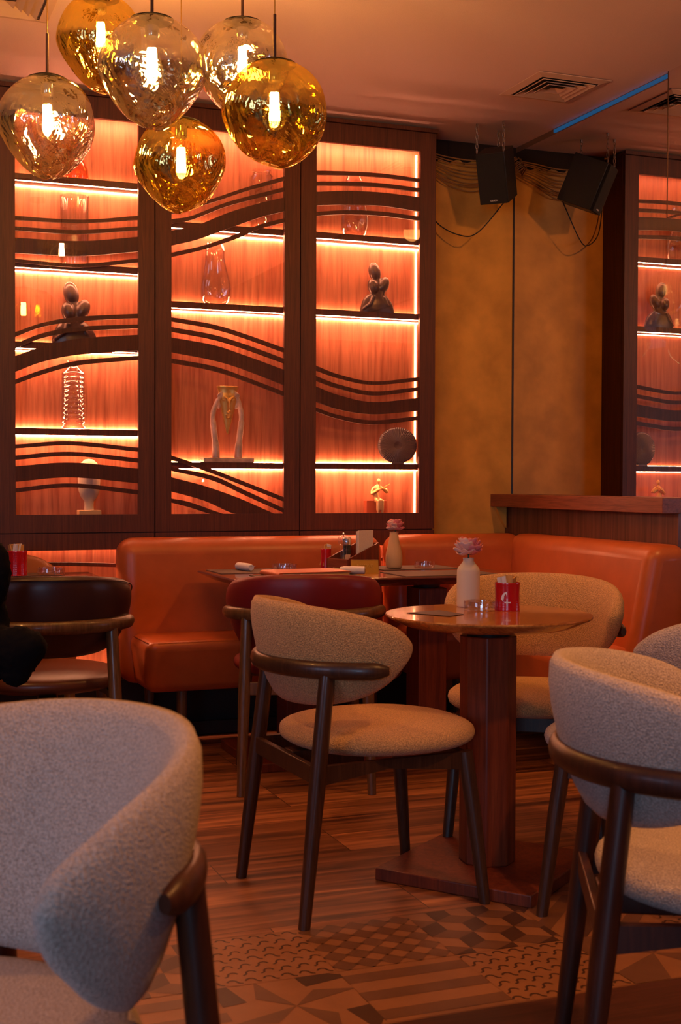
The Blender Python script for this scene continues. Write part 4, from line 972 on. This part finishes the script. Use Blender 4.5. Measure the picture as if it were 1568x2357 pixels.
# napkin rolls with cutlery
def roll(p0, p1, label, fork_end=1):
    p0 = Vector(p0); p1 = Vector(p1); d = (p1-p0); L = d.length; t = thing('napkin_roll', label, 'napkin', (*p0.xy, TZ+PM), math.atan2(d.y, d.x), 'rolled napkins')
    bm = bm_(); rings = []
    prof = [(0, 0.013), (0.002, 0.0155), (L*0.5, 0.016), (L*0.85, 0.015), (L, 0.012)]
    for x, r in prof: rings.append([Vector((x, r*math.cos(2*PI*k/20)*1.05, 0.0165+r*math.sin(2*PI*k/20)*(1+0.04*math.sin(4*PI*k/20)))) for k in range(20)])
    loft(bm, rings); obj('cloth', bm, m_napkin, t)
    bm = bm_(); tube(bm, [(-0.0012, 0.009*math.cos(a)*(1-a/22), 0.0165+0.009*math.sin(a)*(1-a/22)) for a in [k*0.5 for k in range(28)]], 0.0008, 5); obj('fold_edge', bm, m_kraft, t)
    bm = bm_()
    for j in range(4): tube(bm, [(L-0.01, -0.0075+0.005*j, 0.020), (L+0.012, -0.008+0.0053*j, 0.022), (L+0.030, -0.008+0.0053*j, 0.025)], [0.0012, 0.0012, 0.0006], 6)
    box(bm, L-0.025, L-0.008, -0.009, 0.009, 0.0185, 0.0205); obj('fork', bm, m_chrome, t)
a = PZ(528, 1300, 0.765); b = PZ(549, 1306, 0.765); 
roll((a.x, 5.30, 0), (a.x+0.02, 5.175, 0), 'white napkin roll with fork at the left end of the long table')
roll((1.972, 4.870, 0), (1.884, 4.922, 0), 'white napkin roll with fork in front of the brass sign')

# menu
t = thing('menu_folder', 'orange leather menu folder lying on the long table', 'menu', (1.74, 4.885, TZ+PM+0.0002), D2(4))
obj('cover_back', box(bm_(), -0.165, 0.135, -0.10, 0.10, 0, 0.003), m_menu, t, bevel=0.001)
obj('pages', box(bm_(), -0.155, 0.130, -0.096, 0.096, 0.0031, 0.017), m_kraft, t, smooth=False)
obj('cover_front', box(bm_(), -0.165, 0.135, -0.10, 0.10, 0.0171, 0.0205), m_menu, t, bevel=0.001)
bm = bm_(); tube(bm, [(-0.165, -0.10, 0.0102), (-0.165, 0.10, 0.0102)], 0.0102, 14); obj('spine', bm, m_menu, t)

# brass reserve sign
t = thing('reserved_sign', 'folded brass table sign with stamped lettering', 'sign', (2.012, 4.975, TZ), D2(-16))
bm = bm_(); hexa(bm, [(-0.057, -0.020, 0), (0.057, -0.020, 0), (0.057, -0.002, 0.054), (-0.057, -0.002, 0.054), (-0.057, -0.018, 0), (0.057, -0.018, 0), (0.057, 0.000, 0.054), (-0.057, 0.000, 0.054)])
hexa(bm, [(-0.057, 0.020, 0), (-0.057, 0.002, 0.054), (0.057, 0.002, 0.054), (0.057, 0.020, 0), (-0.057, 0.018, 0), (-0.057, 0.000, 0.054), (0.057, 0.000, 0.054), (0.057, 0.018, 0)])
box(bm, -0.057, 0.057, -0.004, 0.004, 0.0535, 0.0555)
obj('plate', bm, m_brass, t, smooth=False)
text('RESERVE', 0.0175, flat('stamped_brass', (0.80, 0.50, 0.12), 0.3, metal=0.8), t, Matrix.Translation((0, -0.0118, 0.030)) @ Matrix.Rotation(PI/2-math.atan2(0.018, 0.054), 4, 'X'))

# caddy
cyaw = D2(26); cl = Vector((2.045, 5.19, TZ)); t = thing('condiment_caddy', 'wooden condiment caddy with slanted sides on the long table', 'caddy', cl, cyaw)
w, d = 0.098, 0.062; bm = bm_()
sidep = [(-w, 0.0), (w, 0.0), (w, 0.115), (-w, 0.050)]
def side(y0, y1, nm):
    bm = bm_(); extr(bm, sidep, y0, y1); obj(nm, bm, m_maho, t, smooth=False, bevel=0.001)
side(-d, -d+0.006, 'side_panel'); side(d-0.006, d, 'side_panel')
obj('front_panel', box(bm_(), -w, -w+0.006, -d+0.006, d-0.006, 0, 0.050), m_slab, t, smooth=False)
obj('rear_panel', box(bm_(), w-0.006, w, -d+0.006, d-0.006, 0, 0.115), m_maho, t, smooth=False)
obj('bottom_panel', box(bm_(), -w+0.006, w-0.006, -d+0.006, d-0.006, 0, 0.004), m_maho, t, smooth=False)
RC = Matrix.Translation(cl) @ Matrix.Rotation(cyaw, 4, 'Z')
def inc(x, y, z_=0.0045): return RC @ Vector((x, y, z_))
def mill(pos, clearbody, label):
    t = thing('pepper_mill', label, 'mill', pos, 0, 'mills in the caddy')
    prof = [(0.022, 0), (0.025, 0.004), (0.024, 0.03), (0.016, 0.055), (0.018, 0.075), (0.016, 0.085), (0.019, 0.10)]
    bm = bm_(); pr = [(v.x, v.z) for v in catmull([(r, 0, z_) for r, z_ in prof], 4)]; lathe(bm, pr, seg=24); obj('body', bm, m_glass if clearbody else m_black, t)
    if clearbody:
        bm = bm_(); lathe(bm, [(0.018, 0.004), (0.019, 0.02), (0.012, 0.04)], seg=16); obj('salt', bm, flat('pink_salt', (0.75, 0.45, 0.42), 0.7, noise=0.4, scale=200), t)
        bm = bm_(); tube(bm, [(0, 0, 0.02), (0, 0, 0.15)], 0.0018, 8); obj('spindle', bm, m_rod, t)
        bm = bm_(); lathe(bm, [(0.010, 0.101), (0.021, 0.107), (0.026, 0.122), (0.022, 0.137), (0.008, 0.144)], seg=24); obj('head', bm, m_glass, t)
        bm = bm_(); ell(bm, (0, 0, 0.151), (0.006, 0.006, 0.006)); obj('knob', bm, m_chrome, t)
    else:
        bm = bm_(); lathe(bm, [(0.018, 0.101), (0.019, 0.104), (0.019, 0.128), (0.015, 0.134), (0.002, 0.136)], seg=24); obj('cap', bm, m_chrome, t)
    return t
mill(inc(-0.048, 0.012), True, 'clear salt mill with round head in the caddy')
mill(inc(-0.006, 0.030), False, 'black pepper mill with chrome cap in the caddy')
t = thing('toothpick_holder', 'small clear holder of toothpicks at the front of the caddy', 'holder', inc(-0.066, -0.030))
bm = bm_(); lathe(bm, shell([(0.015, 0), (0.016, 0.002), (0.016, 0.045)], 0.0015), seg=20, cap=False); obj('jar', bm, m_glass, t)
bm = bm_()
for i in range(34):
    a = i*2.4; r = 0.0125*math.sqrt(i/34); tube(bm, [(r*math.cos(a)*.8, r*math.sin(a)*.8, 0.003), (r*math.cos(a), r*math.sin(a), 0.062+random.uniform(-.003, .003))], 0.001, 5)
o = obj('toothpicks', bm, m_stick); o.location = inc(-0.066, -0.030); tag(o, 'bunch of wooden toothpicks in the caddy holder', 'toothpicks', kind='stuff')
for i in range(3):
    o = obj('menu_card', box(bm_(), -0.046, 0.046, -0.0018, 0.0018, 0, 0.165-0.002*i), m_card, smooth=False)
    q = inc(0.032, -0.045+0.0065*i); o.location = q; o.rotation_euler = (0, 0, cyaw)
    tag(o, ['foremost cream card standing in the caddy', 'middle cream card standing in the caddy', 'rearmost cream card standing in the caddy'][i], 'card', 'cards in the caddy')
q = RC @ Vector((-0.065, 0.098, 0))
cup(q.x, q.y, TZ, 0.022, 0.088, 'small red sachet cup behind the wooden caddy', False, 3, 'paper sugar sachet in the small red cup behind the caddy', 'sachets in the caddy cup')

# ------------------------------------------------------------------ pendants
def pendant(px, py, dist, rad, mat, seed, label, rodlen, ex=(1, 1, 1), skew=(0, 0), taper=0.2):
    c = PD(px, py, dist); t = thing('pendant_lamp', label, 'lamp', (c.x, c.y, c.z), 0, 'blown glass pendant lamps')
    rnd = random.Random(seed); ph = [rnd.uniform(0, 2*PI) for _ in range(8)]
    bm = bm_(); rings = []; n = 48; m = 64
    ztop = 0.985
    for j in range(1, n):
        th = PI*j/n
        zz = math.cos(th)
        if zz > ztop: continue
        ring = []
        for k in range(m):
            a = 2*PI*k/m
            r = 1 + 0.035*math.sin(2*a+ph[0]+1.3*zz) + 0.030*math.sin(3*a+ph[1]-2*zz) + 0.02*math.sin(a+ph[2])*math.sin(3*th+ph[3]) + 0.02*math.sin(5*zz+ph[4]+a)
            low = max(0, -zz); prof = math.sin(th)*(1-taper*low**1.15) ; prof = spow(prof, 0.92)
            x = rad*prof*r*math.cos(a)*ex[0] + skew[0]*rad*low; y = rad*prof*r*math.sin(a)*ex[1] + skew[1]*rad*low
            ring.append(Vector((x, y, rad*zz*ex[2]*(1+0.03*math.sin(2*a+ph[5])*low))))
        rings.append(ring)
    loft(bm, rings, False)
    # close the bottom
    bm.verts.ensure_lookup_table(); last = bm.verts[-m:]
    bm.faces.new(last)
    obj('glass_shade', bm, mat, t, angle=180)
    zt = rad*0.875*ex[2]
    zt = rad*ex[2]; bm = bm_(); lathe(bm, [(rad*0.42, zt*0.918+0.002), (rad*0.41, zt*0.93+0.003), (rad*0.28, zt*0.972+0.004), (0.010, zt+0.006), (0.0005, zt+0.007), (0.0005, zt+0.003), (rad*0.28, zt*0.972+0.001)], seg=32, cap=False); obj('cap', bm, m_cap, t)
    H_ = ZC-c.z; bm = bm_(); tube(bm, [(0, 0, zt+0.004), (0, 0, min(zt+rodlen, H_-0.03))], 0.0045, 10); obj('stem_rod', bm, m_rod, t)
    bm = bm_(); tube(bm, [(0, 0, min(zt+rodlen, H_-0.03)), (0, 0, H_-0.012)], 0.0016, 8); obj('cord', bm, m_brass, t)
    bm = bm_(); lathe(bm, [(0.045, H_-0.022), (0.048, H_-0.001)], seg=24); obj('ceiling_rose', bm, m_rod, t)
    bm = bm_(); lathe(bm, [(0.017, zt-0.055), (0.019, zt-0.05), (0.019, zt-0.010), (0.017, zt-0.003)], seg=20); obj('socket', bm, m_chrome, t)
    bm = bm_(); b0 = zt-0.055
    prof = [(0.013, b0), (0.014, b0-0.02), (0.021, b0-0.05), (0.030, b0-0.085), (0.031, b0-0.10), (0.024, b0-0.118), (0.008, b0-0.128), (0.001, b0-0.129)]
    lathe(bm, [(v.x, v.z) for v in catmull([(r, 0, z_) for r, z_ in prof], 4)], seg=24, cap=False); bl = obj('bulb', bm, m_bulbglass, t)
    bm = bm_()
    for k in range(4):
        a = k*PI/2+0.4; tube(bm, [(0.007*math.cos(a), 0.007*math.sin(a), b0-0.03), (0.010*math.cos(a), 0.010*math.sin(a), b0-0.10)], 0.0068, 6)
    obj('filament', bm, m_bulb, bl)
pendant(109, 293, 3.84, 0.140, m_silver_melt, 1, 'smoky silver glass pendant at the far left of the cluster', 0.125, (1.0, 1, 1.07), (0.05, 0), 0.30)
pendant(232, 100, 4.08, 0.140, m_gold_melt, 2, 'gold glass pendant at the top left behind the central silver one', 0.2, (0.96, 1, 1.06), (0.12, 0), 0.18)
pendant(350, 168, 3.49, 0.141, m_silver_melt, 3, 'largest silver glass pendant in the middle of the cluster', 0.25, (1.0, 1, 1.06), (0.03, 0), 0.32)
pendant(558, 155, 3.98, 0.141, m_silver_melt, 4, 'silver glass pendant at the back right, half hidden by the gold one', 0.22, (1.0, 1, 1.02), (-0.06, 0), 0.2)
pendant(632, 262, 3.49, 0.141, m_gold_melt, 5, 'gold glass pendant at the right of the cluster', 0.125, (1.0, 1, 0.99), (0.08, 0), 0.16)
pendant(417, 382, 3.87, 0.139, m_gold_melt, 6, 'lowest gold glass pendant below the central silver one', 0.12, (1.02, 1, 0.99), (0.0, 0), 0.30)

# ------------------------------------------------------------------ unseen ceiling downlights, added for warm light from overhead
def add_downlight(x, y, e, col, label, aim=None):
    t = thing('added_downlight', label, 'lamp', (x, y, ZC), 0, 'added ceiling downlights')
    bm = bm_(); lathe(bm, [(0.075, -0.006), (0.075, -0.0005)], seg=32, cap=False); lathe(bm, [(0.075, -0.006), (0.058, -0.004)], seg=32, cap=False); obj('ring', bm, m_vent, t)
    l = bpy.data.lights.new('added_downlight_beam', 'SPOT'); l.energy = e; l.color = col; l.spot_size = D2(115); l.spot_blend = 0.8; l.shadow_soft_size = 0.058
    o = bpy.data.objects.new('added_downlight_beam', l); C.objects.link(o); o.parent = t; o.location = (0, 0, -0.02)
    if aim: o.rotation_euler = (Vector(aim)-Vector((x, y, ZC))).to_track_quat('-Z', 'Y').to_euler()
WARM = (1.0, 0.40, 0.10)
add_downlight(2.75, 3.3, CEIL_E*0.75, WARM, 'added round recessed ceiling light near the mirror, just out of frame', aim=(2.6, 5.2, 0.9))  # added and aimed to brighten the gold wall and corner bench
add_downlight(1.9, 1.5, CEIL_E*1.3, WARM, 'added round recessed ceiling light over the right foreground chair')
add_downlight(-0.6, 3.2, CEIL_E, WARM, 'added round recessed ceiling light left of the frame')
add_downlight(0.6, 0.9, CEIL_E*0.55, WARM, 'added round recessed ceiling light above the camera')
add_downlight(2.5, 0.6, CEIL_E, WARM, 'added round recessed ceiling light behind the camera to the right')
